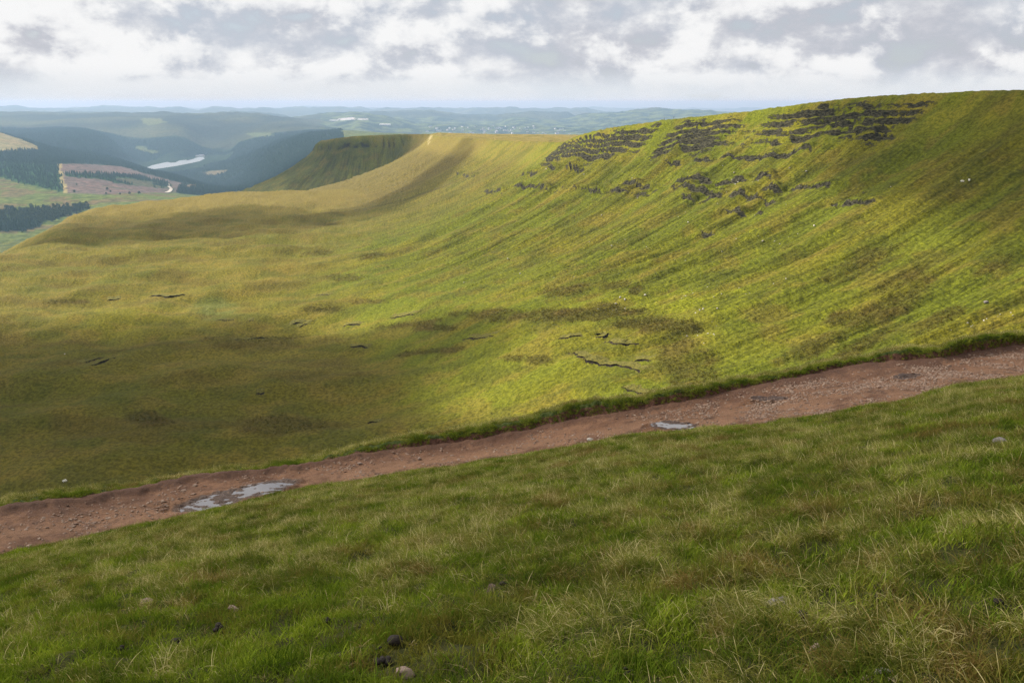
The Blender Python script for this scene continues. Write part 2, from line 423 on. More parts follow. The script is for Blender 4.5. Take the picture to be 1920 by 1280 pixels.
PUD[1][4] = PUD[0][4] = 0.5 * (PUD[0][4] + PUD[1][4])
def path_z(a, r):
    x = np.sin(a) * r; y = np.cos(a) * r
    rn = RN(a); rf = RF(a); w = np.clip((r - rn) / (rf - rn), 0, 1)
    rough = 0.036 * perlin(x / 0.55, y / 0.55, 90) + 0.018 * perlin(x / 0.2, y / 0.2, 91) + 0.006 * perlin(x / 0.08, y / 0.08, 92) + 0.05 * perlin(x / 2.3, y / 2.3, 93)
    z = zpath_base(a, r) + rough - 0.07 * np.sin(math.pi * w)
    z = z + 0.10 * sst(w, 0.86, 1.0)                 # washed-out soil against the bank
    for c, dv, hl, hw, lv in PUD:
        e = (x - c[0]) * dv[0] + (y - c[1]) * dv[1]; f = -(x - c[0]) * dv[1] + (y - c[1]) * dv[0]
        q = np.sqrt((e / hl) ** 2 + (f / hw) ** 2) + 0.22 * perlin(x / 0.35, y / 0.35, 94)
        m = 1 - sst(q, 1.0, 2.0)
        tgt = lv + (q - 0.80) * 0.075 + 0.055 * perlin(x / 0.34, y / 0.17, 95) + 0.024 * perlin(x / 0.10, y / 0.07, 96)
        z = z + (tgt - z) * m
    return z
def hill_z(a, r):
    x = np.sin(a) * r; y = np.cos(a) * r
    amp = sst(r, 1.0, 3.5)
    b = 0.10 * perlin(x / 1.5, y / 1.5, 100) + 0.085 * perlin(x / 0.55, y / 0.55, 101) + 0.035 * perlin(x / 0.22, y / 0.22, 102) + 0.10 * perlin(x / 4.5, y / 4.5, 103)
    e = RN(a) - r
    return zplane_ar(a, r) + b * amp * sst(e, -0.2, 1.5) - 0.075 * (1 - sst(e, 0.0, 0.10))
def shelf_w(a): return np.interp(a, [-0.6, -0.1, 0.25, 0.40, 0.55, 0.7], [0.9, 0.9, 1.1, 1.8, 2.8, 3.0])
def bank_z(a, e):
    """e: distance outwards from the foot of the bank"""
    r = RF(a) + e; x = np.sin(a) * r; y = np.cos(a) * r
    zb = path_z(a, RF(a)) - 0.04; zl = ZL(a); sw = shelf_w(a)
    z = zb + (zl - zb) * sst(e, 0.0, 0.34)
    o = np.maximum(e - 0.34, 0)
    z = z - 0.20 * np.minimum(o, sw) - 0.66 * np.maximum(o - sw, 0)
    return z + (0.05 * perlin(x / 0.5, y / 0.5, 110) + 0.03 * perlin(x / 0.2, y / 0.2, 111)) * sst(e, 0.0, 0.3)

# ---- meshes of the near ground
def polar(a, r, z): return np.stack((np.sin(a) * r, np.cos(a) * r, z), -1).reshape(-1, 3)
def near_ground():
    A = np.concatenate((np.linspace(-1.25, -0.66, 30)[:-1], np.linspace(-0.66, 0.66, 760), np.linspace(0.66, 1.25, 30)[1:]))
    T = np.concatenate(([0.0], np.geomspace(0.02, 1, 230)))
    a, tt = np.meshgrid(A, T)
    r = 1.0 + (RN(a) - 1.0) * tt
    V = polar(a, r, hill_z(a, r)); x, y = V[:, 0], V[:, 1]; rr = r.ravel(); aa = a.ravel()
    edge = (RN(a) - r).ravel()
    pat = fbm(x / 3.2, y / 3.2, 3, 120); px, py = to_px(x, y, V[:, 2])
    vis = 1.0 * (np.abs(aa) < 1.15) * (rr > 1.15)
    # where the short green turf lies open and where long bent grass stands
    green = np.maximum(1 - sst(edge, 0.5, 2.6), 0.9 * sst(py + 50 * perlin(x / 1.5, y / 1.5, 125) - 0.10 * (px - 700), 1080, 1220) * (1 - sst(px, 1080, 1500)))
    tus = np.clip(0.55 + 1.5 * perlin(x / 0.75, y / 0.75, 127) + 0.7 * perlin(x / 0.3, y / 0.3, 128), 0.05, 1.3)
    tall = np.clip(0.95 * (1 - green) + 0.55 * pat, 0.03, 1) * sst(edge, 0.4, 2.2) * tus
    turf = np.clip(1.0 - 0.35 * tall, 0, 1) * np.clip(0.75 + 1.3 * perlin(x / 0.42, y / 0.42, 129) + 0.7 * perlin(x / 0.17, y / 0.17, 131), 0.08, 1.3)
    me = mesh_np('hillside', V, grid_quads(len(T), len(A)), {'tall': tall * vis, 'turf': turf * vis, 'green': green}, M['soil'])
    o = structure('hillside', me)
    # path
    T = np.linspace(-0.02, 1.03, 110); a, tt = np.meshgrid(A, T)
    r = RN(a) + (RF(a) - RN(a)) * tt
    x = np.sin(a) * r; y = np.cos(a) * r
    wet = np.zeros(a.shape)
    for c, dv, hl, hw, lv in PUD:
        e = (x - c[0]) * dv[0] + (y - c[1]) * dv[1]; f = -(x - c[0]) * dv[1] + (y - c[1]) * dv[0]
        wet = np.maximum(wet, 1 - sst(np.sqrt((e / hl) ** 2 + (f / hw) ** 2), 0.8, 1.7))
    rub = 0.25 + 0.75 * sst(a, 0.05, 0.32)
    gv = np.clip(0.4 + 1.4 * perlin(x / 1.6, y / 1.6, 130), 0.04, 1) * rub * sst(tt, 0.03, 0.2) * (1 - sst(tt, 0.84, 0.96)) * (1 - 0.85 * wet) * (np.abs(a) < 1.15)
    me = mesh_np('path', polar(a, r, path_z(a, r)), grid_quads(len(T), len(A)), {'wet': wet.ravel(), 'gravel': gv.ravel(), 'across': tt.ravel()}, M['dirt'])
    structure('path', me)
    # bank with its turf lip, shelf and the drop behind it
    E = np.concatenate((np.linspace(-0.03, 0.6, 26), np.geomspace(0.66, 230, 80)))
    a, e = np.meshgrid(A, E); r = RF(a) + e
    z = bank_z(a, e); xw = np.sin(a) * r; yw = np.cos(a) * r
    sw = shelf_w(a)
    hbank = np.clip((ZL(a) - path_z(a, RF(a))) / 0.30, 0.0, 1.0)
    gap = np.clip(0.72 + 1.5 * perlin(a * 30 / 2.0, 0 * a + 0.4, 135), 0.0, 1)
    lip = sst(e, 0.12, 0.24) * (1 - sst(e, 0.6, 1.0)) * (np.abs(a) < 1.15) * np.clip(0.65 + 1.6 * perlin(a * 30 / 1.1, e / 0.8, 137), 0.05, 1.2)
    faceg = sst(e, 0.02, 0.10) * (1 - sst(e, 0.2, 0.3)) * gap * (np.abs(a) < 1.15)
    shelf = sst(e, 0.3, 0.6) * (1 - sst(e, sw + 0.6, sw + 1.4)) * (np.abs(a) < 1.15)
    me = mesh_np('bank', polar(a, r, z), grid_quads(len(E), len(A)),
                 {'lip': lip.ravel(), 'faceg': faceg.ravel(), 'shelf': shelf.ravel(), 'soilf': (1 - sst(e, 0.16, 0.30)).ravel()}, M['banksoil'])
    b = structure('bank', me)
    return o, b

m, t = new_mat('turf_soil')
pos = t.node('ShaderNodeNewGeometry').outputs['Position']; n1 = t.noise(pos, 3.0, 6, 0.65); n2 = t.noise(pos, 40, 4, 0.6)
c = t.mix(t.map(n1, 0.35, 0.65), (0.020, 0.026, 0.008), (0.048, 0.050, 0.014)); c = t.mix(t.map(n2, 0.4, 0.7, 0, 0.5), c, (0.085, 0.070, 0.030))
finish(t, principled(t, c, 1.0, 0.05, t.bump(n2, 0.8, 0.02))); M['soil'] = m

m, t = new_mat('red_earth')
pos = t.node('ShaderNodeNewGeometry').outputs['Position']; wet = t.attr('wet'); ac = t.attr('across')
n1 = t.noise(pos, 0.9, 5, 0.6); n2 = t.noise(pos, 6, 6, 0.65); n3 = t.noise(pos, 45, 5, 0.65)
c = t.mix(t.map(n1, 0.35, 0.65), (0.120, 0.055, 0.027), (0.240, 0.122, 0.064)); c = t.mix(t.map(n2, 0.42, 0.68, 0, 0.7), c, (0.145, 0.072, 0.046))
c = t.mix(t.map(n3, 0.52, 0.74, 0, 0.5), c, (0.38, 0.22, 0.145))
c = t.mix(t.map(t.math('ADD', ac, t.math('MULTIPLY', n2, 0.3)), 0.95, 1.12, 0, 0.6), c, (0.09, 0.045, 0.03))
wr = t.math('ABSOLUTE', t.math('SUBTRACT', t.math('ADD', ac, t.math('MULTIPLY', t.math('SUBTRACT', n1, 0.5), 0.9)), 0.42))
c = t.mix(t.map(wr, 0.10, 0.26, 0.5, 0.0), c, (0.28, 0.152, 0.084)); c = t.mix(t.map(t.noise(pos, 2.2, 4, 0.65), 0.54, 0.68, 0, 0.7), c, (0.085, 0.045, 0.028))
w = t.map(t.math('ADD', wet, t.math('MULTIPLY', t.math('SUBTRACT', n2, 0.5), 0.9)), 0.3, 0.75)
c = t.mix(w, c, t.mix(0.75, c, (0.045, 0.027, 0.022)))
rg = t.math('SUBTRACT', 0.92, t.math('MULTIPLY', w, 0.50))
h = t.math('ADD', t.math('MULTIPLY', n2, 0.9), t.math('MULTIPLY', n3, 0.6))
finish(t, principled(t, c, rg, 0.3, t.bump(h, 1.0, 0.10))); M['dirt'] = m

m, t = new_mat('bank_earth')
pos = t.node('ShaderNodeNewGeometry').outputs['Position']; sf = t.attr('soilf'); n2 = t.noise(pos, 8, 6, 0.65)
cs = t.mix(t.map(n2, 0.35, 0.7), (0.060, 0.030, 0.020), (0.145, 0.072, 0.048)); cg = t.mix(t.map(n2, 0.35, 0.7), (0.03, 0.046, 0.010), (0.07, 0.08, 0.02))
finish(t, principled(t, t.mix(t.map(t.math('ADD', sf, t.math('MULTIPLY', t.math('SUBTRACT', n2, 0.5), 0.8)), 0.35, 0.65), cg, cs), 0.95, 0.1, t.bump(n2, 0.9, 0.08))); M['banksoil'] = m
hillside, bank = near_ground()

# puddles
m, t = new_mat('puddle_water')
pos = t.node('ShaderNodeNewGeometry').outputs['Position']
finish(t, principled(t, (0.15, 0.14, 0.145), 0.04, 0.5, t.bump(t.noise(pos, 5, 2), 0.02, 0.01), IOR=1.9)); M['puddle'] = m  # pale base and raised IOR stand in for a brighter sky reflection
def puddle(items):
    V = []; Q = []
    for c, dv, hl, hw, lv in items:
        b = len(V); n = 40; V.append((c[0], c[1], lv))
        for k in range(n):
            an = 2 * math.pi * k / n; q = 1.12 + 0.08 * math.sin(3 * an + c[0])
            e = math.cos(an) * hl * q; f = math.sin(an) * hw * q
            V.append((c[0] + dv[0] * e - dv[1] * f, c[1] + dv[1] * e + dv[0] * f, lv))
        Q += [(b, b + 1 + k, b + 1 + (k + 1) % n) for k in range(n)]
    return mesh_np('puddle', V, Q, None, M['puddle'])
def merged_puddle(p, q):
    """one level sheet that covers two hollows"""
    c = (p[0] + q[0]) / 2; dv = q[0] - p[0]; L = np.linalg.norm(dv); return [c, dv / L, L / 2 + 0.85 * p[2], 0.5, p[4]]
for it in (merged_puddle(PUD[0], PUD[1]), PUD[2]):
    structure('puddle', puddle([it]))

# ---- the valley mesh: fine where the ground faces the camera, coarse in dead ground
def build_valley():
    NC, NR = 900, 660
    A = np.linspace(-0.70, 0.66, NC); CA = A[::8]
    rs = np.concatenate((np.geomspace(48, 240, 160), np.arange(241, 900, 1.2), np.geomspace(900, 3000, 420)[1:]))
    a, r = np.meshgrid(CA, rs, indexing='ij')
    z = valley_z(np.sin(a) * r, np.cos(a) * r, False)[0]
    ea = np.arctan2(z, r)
    de = np.abs(np.diff(ea, axis=1)) * 1.0; dr = np.diff(np.log(r), axis=1)
    wgt = de + 0.05 * dr + 1e-7
    # points of the face that can be seen count more
    mxe = np.maximum.accumulate(ea, axis=1)[:, 1:]; vis = ea[:, 1:] > mxe - 0.006
    wgt = wgt * np.where(vis, 1.0, 0.25)
    cum = np.concatenate((np.zeros((len(CA), 1)), np.cumsum(wgt, 1)), 1); cum /= cum[:, -1:]
    rows = np.stack([np.interp(np.linspace(0, 1, NR), cum[i], rs) for i in range(len(CA))])
    k = np.ones(5) / 5; pad = np.pad(rows, ((2, 2), (0, 0)), 'edge')
    rows = np.stack([np.convolve(pad[:, j], k, 'valid') for j in range(NR)], 1)
    full = np.stack([np.interp(A, CA, rows[:, j]) for j in range(NR)])
    a2 = np.broadcast_to(A, full.shape)
    x = np.sin(a2) * full; y = np.cos(a2) * full
    z, s, d, slope, rock, onf, ld = valley_z(x, y)
    x, y, z, s, d, slope, rock, onf = (q.ravel() for q in (x, y, z, s, d, slope, rock, onf))
    px, py = to_px(x, y, z)
    col = np.empty((len(x), 3))
    def paint(mask, c): col[:] = col + (np.array(c) - col) * np.clip(mask, 0, 1)[:, None]
    def blob(cx, cy, wx, wy, rot=0.0, rag=0.5, seed=0, soft=0.5):
        ex, ey = px - cx, py - cy; cr, sr = math.cos(rot), math.sin(rot)
        q = np.sqrt(((ex * cr + ey * sr) / wx) ** 2 + ((-ex * sr + ey * cr) / wy) ** 2)
        q = q + rag * fbm(x / 16, y / 22, 3, 200 + seed)
        return 1 - sst(q, 1 - soft, 1 + soft)
    col[:] = (0.112, 0.122, 0.0125)                                         # rich green face
    n = fbm(x / 120, y / 120, 3, 140); n2 = fbm(s / 40, d / 90, 3, 150)
    paint(sst(n2, -0.1, 0.6) * 0.55, (0.150, 0.128, 0.017))
    paint(sst(-n2, 0.0, 0.6) * 0.5, (0.088, 0.108, 0.012))
    paint(sst(s, S_H - 40, S_H + 120) * 0.55 * slope, (0.150, 0.135, 0.024))
    paint(onf, (0.108, 0.096, 0.0155))
    paint(onf * sst(n, 0.0, 0.5) * 0.7, (0.140, 0.118, 0.026))
    paint(onf * sst(-n, 0.0, 0.5) * 0.6, (0.086, 0.090, 0.012))
    paint(sst(y, 700, 1050) * (0.6 + 0.3 * n), (0.150, 0.124, 0.036))        # tan far spur
    paint(sst(y, 760, 1000) * sst(fbm(x / 260 + 3, y / 60, 3, 160), 0.05, 0.45) * 0.7, (0.105, 0.085, 0.032))
    paint((d < 0) * sst(y, 700, 1000) * 1.0, (0.185, 0.145, 0.055))         # bleached plateau
    paint(sst(s, S_N, S_N + 60) * sst(d, 2, 10), (0.072, 0.078, 0.022))     # north face of the nose, its shade put into the colour
    paint(blob(695, 300, 40, 60, 0.5, 0.5, 1) * sst(s, S_N, S_N + 60), (0.115, 0.120, 0.020))  # patch of light on the shaded nose, painted as lighter colour
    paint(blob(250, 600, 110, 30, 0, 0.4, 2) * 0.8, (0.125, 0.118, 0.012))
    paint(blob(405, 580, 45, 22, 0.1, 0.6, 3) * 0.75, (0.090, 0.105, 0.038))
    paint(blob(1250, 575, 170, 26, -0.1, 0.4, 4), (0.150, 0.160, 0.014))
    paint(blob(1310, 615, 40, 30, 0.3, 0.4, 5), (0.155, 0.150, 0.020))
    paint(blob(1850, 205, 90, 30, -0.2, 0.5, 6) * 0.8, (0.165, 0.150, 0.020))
    paint(sst(fbm(x / 22, y / 16, 4, 180), 0.0, 0.5) * 0.5, (0.150, 0.112, 0.030))
    paint(sst(-fbm(x / 26, y / 16, 4, 183), 0.05, 0.5) * 0.55, (0.064, 0.072, 0.011))
    paint(onf * sst(fbm(x / 55, y / 30, 4, 186), 0.1, 0.5) * 0.5, (0.084, 0.062, 0.016))
    paint(sst(s, S_H + 260, S_H + 420) * (s < S_N) * sst(d, 0, 6) * 0.75, (0.140, 0.108, 0.036))
    rush = np.zeros(len(x))
    for i, (cx, cy, wx, wy, rot, am) in enumerate((
            (1090, 588, 130, 13, -0.05, 1), (1235, 608, 85, 15, 0.05, 1), (1275, 650, 32, 40, -0.3, .6), (1290, 685, 48, 36, 0.5, .6), (930, 590, 90, 8, 0, .7), (1300, 720, 60, 26, -0.3, .7), (1060, 545, 45, 10, -0.2, .7), (960, 672, 30, 7, 0, .9), (1015, 674, 22, 6, 0, .9),
            (610, 580, 30, 6, 0, 1), (820, 615, 40, 6, 0, .9), (760, 608, 60, 6, -.1, .7), (800, 660, 60, 6, -.1, .8), (1190, 545, 14, 7, -.4, 1), (1150, 535, 30, 8, -.2, .8), (275, 785, 40, 14, .1, .8), (520, 800, 90, 16, 0, .6), (480, 640, 110, 10, 0, .5),
            (1570, 600, 26, 14, -.4, .9), (1640, 590, 60, 18, -.5, .8), (1700, 560, 60, 20, -.5, .8), (1760, 600, 50, 12, -.5, .8), (1590, 505, 80, 18, -.4, .55), (1700, 520, 60, 14, -.4, .6), (1860, 500, 50, 12, -.4, .6), (1540, 640, 60, 16, -.4, .7), (1620, 645, 50, 12, -.5, .7),
            (340, 500, 0.1, 0.1, 0, 0), (700, 480, 36, 5, -.1, .7), (600, 475, 30, 5, 0, .6), (130, 566, 30, 4, 0, .8), (640, 520, 40, 6, 0, .5), (690, 565, 30, 5, 0, .6))):
        if wx < 1: continue
        rush = np.maximum(rush, am * blob(cx, cy, wx, wy, rot, 0.55, 20 + i, 0.35))
    rush *= (y < 1100) * (d > 30)
    paint(rush * 0.85, (0.062, 0.054, 0.0125)); paint(rush * sst(fbm(x / 18, y / 18, 2, 170), 0, .4) * 0.7, (0.088, 0.062, 0.020))
    # worn footpath of pale stone over the far spur
    foot = blob(806, 260, 2.2, 9, 0.3, 0.9, 60, 0.3) * 0.7
    paint(foot * (y > 1300), (0.30, 0.25, 0.19))
    scree = np.zeros(len(x))
    for cx, cy, wx, wy, rot, am in ((1850, 602, 90, 4, -0.22, 1), (1720, 588, 45, 4, -0.35, .7), (1380, 335, 60, 8, 0.1, .25), (1330, 622, 16, 22, 0.4, .8), (1470, 445, 40, 8, 0, .3), (1250, 560, 200, 20, -.2, .10), (1300, 420, 260, 60, -.3, .025)):
        scree = np.maximum(scree, am * blob(cx, cy, wx, wy, rot, 0.5, 77, 0.4))
    col = col * np.array((1.16, 1.13, 0.70))
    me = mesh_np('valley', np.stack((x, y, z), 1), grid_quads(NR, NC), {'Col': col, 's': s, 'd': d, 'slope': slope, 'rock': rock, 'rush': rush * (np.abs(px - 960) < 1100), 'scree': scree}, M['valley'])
    return structure('valley', me), (x, y, z)
valley, VPTS = build_valley()

# a quick look-up of the valley surface under a pixel of the photograph
_vpx, _vpy = to_px(*VPTS); _vr = np.hypot(VPTS[0], VPTS[1])
def ground_at(px, py, rmin=90):
    u, w = ray(px, py); a = math.atan(u)
    rs = np.concatenate((np.arange(rmin, 1000, 1.0), np.arange(1000, 2800, 4.0)))
    x = np.sin(a) * rs; y = np.cos(a) * rs
    z = valley_z(x, y)[0]; los = w * y
    hit = np.nonzero(z >= los)[0]
    i = hit[0] if len(hit) else len(rs) - 1
    return Vector((x[i], y[i], z[i]))

# ------------------------------------------------------------------ far country: forest valley, reservoir, plateau, hills
FARC = [(30, 426, 2950), (-150, 432, 2900), (-300, 425, 3000), (0, 395, 3200), (150, 395, 3250), (300, 380, 3300), (0, 340, 3900), (150, 370, 3500), (320, 357, 4300), (110, 305, 4700), (330, 332, 5500),
        (0, 282, 5000), (-200, 270, 5200), (0, 251, 5800), (-200, 240, 5800), (40, 264, 5650), (72, 281, 5400), (110, 277, 6500), (200, 290, 6500), (272, 317, 7250), (330, 306, 7950), (385, 297, 8700), (250, 296, 8300),
        (100, 250, 8000), (200, 258, 8000), (60, 262, 7200), (-200, 245, 8000), (470, 335, 6300), (480, 352, 5000), (590, 262, 6000), (500, 292, 6500), (430, 312, 7400), (600, 300, 4500), (700, 250, 6500), (900, 262, 7000), (1200, 262, 7000), (380, 272, 9500),
        (60, 240, 9600), (200, 242, 9700), (350, 246, 9700), (500, 246, 9700), (700, 247, 11000), (900, 256, 10000), (1060, 256, 10000), (1300, 250, 10000), (900, 236, 13000), (1060, 240, 12500), (1400, 236, 13000),
        (0, 217, 11600), (150, 219, 11600), (300, 218, 11700), (450, 219, 11800), (560, 222, 12200), (-250, 216, 11600), (640, 231, 12800), (750, 236, 12500), (-300, 400, 3300), (700, 290, 3600), (1200, 290, 3600)]
_fp = np.array([at_y(*q) for q in FARC])
def _fc(x, y): return 3.0 * x / y, np.log(y / 1000.0)
def _tps(r2): return 0.5 * r2 * np.log(r2 + 1e-9)
_fu, _fv = _fc(_fp[:, 0], _fp[:, 1]); _n = len(_fp)
_K = np.zeros((_n + 3, _n + 3)); _K[:_n, :_n] = _tps((_fu[:, None] - _fu) ** 2 + (_fv[:, None] - _fv) ** 2) + 2e-4 * np.eye(_n)
_K[:_n, _n:] = np.stack((np.ones(_n), _fu, _fv), 1); _K[_n:, :_n] = _K[:_n, _n:].T
_cf = np.linalg.solve(_K, np.concatenate((_fp[:, 2], np.zeros(3))))
# skylines behind one another: (distance, how steeply the ground falls away from it, [(px, py) ...])
LAYERS = [
    (14500, .10, [(500, 226), (560, 219), (600, 212), (640, 208.5), (690, 211), (720, 216), (760, 226), (800, 236)]),
    (16000, .11, [(900, 236), (960, 226), (1060, 222), (1110, 214), (1160, 208), (1210, 205), (1260, 204.5), (1320, 205), (1360, 209), (1400, 216), (1460, 222), (1700, 230)]),
    (18000, .09, [(-200, 209), (0, 210), (60, 207.5), (180, 209), (270, 212), (330, 215), (380, 213), (420, 209), (470, 208.5), (520, 212), (545, 219), (640, 215), (720, 207), (780, 205.5), (850, 212), (900, 214), (950, 210), (1020, 209), (1080, 214), (1150, 222), (1400, 225)]),
    (27000, .08, [(-200, 199), (0, 199), (100, 200), (240, 197), (300, 198), (340, 201), (372, 204), (400, 200), (460, 200.5), (560, 203), (640, 198.5), (690, 202), (780, 203), (900, 202), (1000, 202), (1050, 200.5), (1100, 199.5), (1112, 202), (1130, 207), (1200, 212), (1500, 208)]),
    (42000, .06, [(-200, 200), (0, 202), (300, 204), (560, 200), (800, 203), (1000, 204), (1120, 202), (1180, 201), (1260, 204), (1400, 203), (1500, 201), (1700, 203)]),
]
RES_Z, TARN_Z = -520.0, -400.0
def on_level(px, py, z):
    u, w = ray(px, py); y = z / w; return (u * y, y)
RES = np.array([on_level(px, py, RES_Z) for px, py in ((270, 316.5), (285, 310), (310, 304.5), (338, 301), (362, 298.5), (372, 294.5), (381, 294.8), (384, 297.5), (374, 302.5), (352, 307), (332, 311), (306, 315), (286, 317.5))])
TARN = np.array([on_level(px, py, TARN_Z) for px, py in ((-260, 421), (-100, 420), (20, 420), (70, 419.5), (110, 419), (90, 427), (50, 433), (0, 434), (-100, 437), (-260, 440))])
def far_z(x, y):
    u, v = _fc(x, y); z = _cf[_n] + _cf[_n + 1] * u + _cf[_n + 2] * v
    for i in range(_n): z = z + _cf[i] * _tps((u - _fu[i]) ** 2 + (v - _fv[i]) ** 2)
    far = sst(y, 12500, 15000)
    z = z * (1 - far) + (-380) * far
    z = z + (16 * fbm(x / 700, y / 900, 4, 300) + 5 * perlin(x / 160, y / 200, 305)) * sst(y, 3200, 5000) * (1 + 0.9 * sst(y, 9000, 14000))
    # hollows of the two lakes
    for P, lv in ((RES, RES_Z),):
        cx, cyy = P.mean(0); sc = np.abs(P - (cx, cyy)).max(0)
        q = np.sqrt(((x - cx) / (sc[0] * 1.2)) ** 2 + ((y - cyy) / (sc[1] * 1.25)) ** 2)
        ins = inpoly(x, y, P)
        z = np.where(ins, np.minimum(z, lv - 6), np.where(q < 1.6, z + (np.maximum(z, lv + 1.0) * 0 + np.clip(z, lv + 0.3, lv + 1 + 60 * np.maximum(q - 1.15, 0)) - z) * (1 - sst(q, 1.1, 1.6)), z))
    px = 960 + F * (x / y) * (math.cos(PITCH) + 0.26 * math.sin(PITCH))
    for yd, fall, pts in LAYERS:
        q = np.array(pts, float); w = np.array([ray(a, b)[1] for a, b in pts])
        c = np.interp(px, q[:, 0], w) * yd + (0.0011 * yd) * fbm(px / 60, y / 6000, 4, int(yd) % 97) * 2.0
        yy = y + 0.07 * yd * perlin(px / 90, y / 9000, int(yd) % 89)
        z = smax(z, c - fall * np.abs(yy - yd) * np.where(yy < yd, 0.45, 1.0) - 1e-6, 4.0)
    return z
m, t = new_mat('far_country')
pos = t.node('ShaderNodeNewGeometry').outputs['Position']; col = t.attr('Col', 'Color')
n1 = t.noise(pos, 0.035, 5, 0.65); n2 = t.noise(pos, 0.006, 4, 0.6)
c = t.mix(t.map(n1, 0.35, 0.68), t.mix(1.0, col, (0.6, 0.65, 0.6), 'MULTIPLY'), t.mix(1.0, col, (1.35, 1.3, 1.3), 'MULTIPLY'))
c = t.mix(t.map(n2, 0.45, 0.62, 0, 0.6), c, t.mix(1.0, c, (1.15, 0.95, 0.9), 'MULTIPLY'))
finish(t, principled(t, c, 1.0, 0.0, t.bump(n1, 0.7, 12.0))); M['far'] = m
def build_far():
    A = np.linspace(-0.72, 0.70, 760)
    Y = np.concatenate((np.linspace(2300, 9000, 190), np.geomspace(9000, 17500, 110)[1:], np.geomspace(17500, 62000, 60)[1:]))
    a, y = np.meshgrid(A, Y); x = np.tan(a) * y
    x = x.ravel(); y = y.ravel(); z = far_z(x, y); px, py = to_px(x, y, z)
    jx = px + 5 * fbm(x / 300, y / 300, 3, 320); jy = py + 1.6 * fbm(x / 260, y / 500, 3, 325)
    col = np.empty((len(x), 3)); forest = np.zeros(len(x)); wood = np.zeros(len(x))
    def cov(m, c): col[m] = c
    n = fbm(x / 900, y / 1100, 4, 330)
    cov(slice(None), (0.090, 0.110, 0.032))
    f = (y > 4200) & (y < 9600) & (jx < 640); cov(f, (0.022, 0.036, 0.016)); forest[f] = 1
    moor = y > 9400; cov(moor, (0.046, 0.052, 0.028))  # moor colour darkened in place of a cumulus shadow on the plateau
    col[moor] += np.outer(np.clip(n[moor], -0.4, 0.8), (0.040, 0.040, 0.014))
    town = (y > 8500) & (y < 16000) & (jx > 600)
    vor = perlin(x / 260, y / 420, 340) + 0.6 * perlin(x / 110, y / 180, 341)
    col[town] = np.where((vor[town] > 0.15)[:, None], (0.090, 0.115, 0.040), np.where((vor[town] < -0.25)[:, None], (0.020, 0.032, 0.018), (0.050, 0.064, 0.030)))
    P = lambda *q: inpoly(jx, jy, q)
    near = y < 9000
    q = P((-300, 335), (0, 336), (60, 350), (125, 364), (190, 362), (330, 360), (330, 420), (-300, 460)) & (y < 5200); cov(q, (0.094, 0.118, 0.030)); forest[q] = 0
    q = q & (fbm(x / 260, y / 120, 3, 350) > 0.12); cov(q, (0.110, 0.092, 0.040))
    q = P((-300, 236), (0, 248), (32, 251), (46, 262), (74, 281), (0, 283), (-300, 290)) & (y < 6300); cov(q, (0.205, 0.180, 0.085)); forest[q] = 0
    q = P((-300, 305), (0, 303), (60, 306), (108, 309), (122, 361), (60, 348), (0, 334), (-300, 330)) & (y < 5600); cov(q, (0.030, 0.068, 0.024)); forest[q] = 0.8
    q = P((110, 307), (160, 307), (225, 312), (300, 332), (345, 345), (330, 361), (190, 364), (126, 362)) & (y < 6000); cov(q, (0.120, 0.092, 0.078)); forest[q] = 0
    q = P((118, 323), (190, 326), (262, 331), (318, 343), (318, 353), (255, 348), (190, 337), (122, 330)) & (y < 6200); cov(q, (0.032, 0.066, 0.024)); forest[q] = 0.8
    q = P((107, 306), (113, 306), (126, 360), (120, 362)) & (y < 5600); cov(q, (0.26, 0.22, 0.10)); forest[q] = 0
    q = P((225, 333), (325, 345), (330, 362), (260, 357), (190, 350)) & (y < 6000) & (fbm(x / 200, y / 300, 2, 360) > -0.1); cov(q, (0.075, 0.080, 0.045)); forest[q] = 0
    q = P((250, 272), (266, 273), (300, 286), (285, 288), (255, 279)) & near; cov(q, (0.085, 0.105, 0.035)); forest[q] = 0
    q = P((376, 324), (400, 321), (432, 320), (420, 326), (392, 330)) & near; cov(q, (0.130, 0.110, 0.060)); forest[q] = 0
    q = P((345, 347), (372, 346), (366, 352), (348, 353)) & near; cov(q, (0.200, 0.160, 0.100)); forest[q] = 0
    q = P((262, 222), (300, 222), (312, 229), (282, 235), (270, 233)) & (y > 9000); cov(q, (0.11, 0.125, 0.05))
    q = P((460, 250), (505, 248), (520, 256), (480, 258)); cov(q, (0.085, 0.105, 0.045)); forest[q] = 0
    q = inpoly(px, jy * 0.4 + py * 0.6, ((633, 222), (662, 220.5), (668, 224), (640, 226.5))) | inpoly(px, py, ((670, 222), (690, 222.5), (690, 225), (672, 225))) | inpoly(px, py, ((618, 225), (633, 224.5), (634, 226.5), (620, 226.5)))
    cov(q & (y > 12000), (0.34, 0.34, 0.34))
    # lakeside strand, wood with a dark conifer strip along its front edge
    w = P((-300, 405), (0, 394), (60, 392), (120, 388), (160, 384), (170, 392), (110, 408), (70, 421), (-300, 424)) & (y < 3600); cov(w, (0.040, 0.062, 0.022)); wood[w] = 1.0
    dk = P((-300, 424), (0, 418), (78, 416), (74, 424), (40, 433), (-300, 440)) & (y < 3400); cov(dk, (0.012, 0.020, 0.014)); forest[dk] = 1.6; wood[dk] = 0
    inside = inpoly(x, y, RES); forest[inside] = 0; wood[inside] = 0
    cx, cyy = RES.mean(0); forest[(((x - cx) / 330) ** 2 + ((y - cyy) / 1150) ** 2 < 1)] = 0
    forest *= (y < 9300) * (px > -160) * (px < 660); wood *= (px > -100)
    me = mesh_np('hills', np.stack((x, y, z), 1), grid_quads(len(Y), len(A)), {'Col': col, 'forest': forest, 'wood': wood}, M['far'])
    return structure('hills', me)
hills = build_far()
m, t = new_mat('lake_water')
pos = t.node('ShaderNodeNewGeometry').outputs['Position']
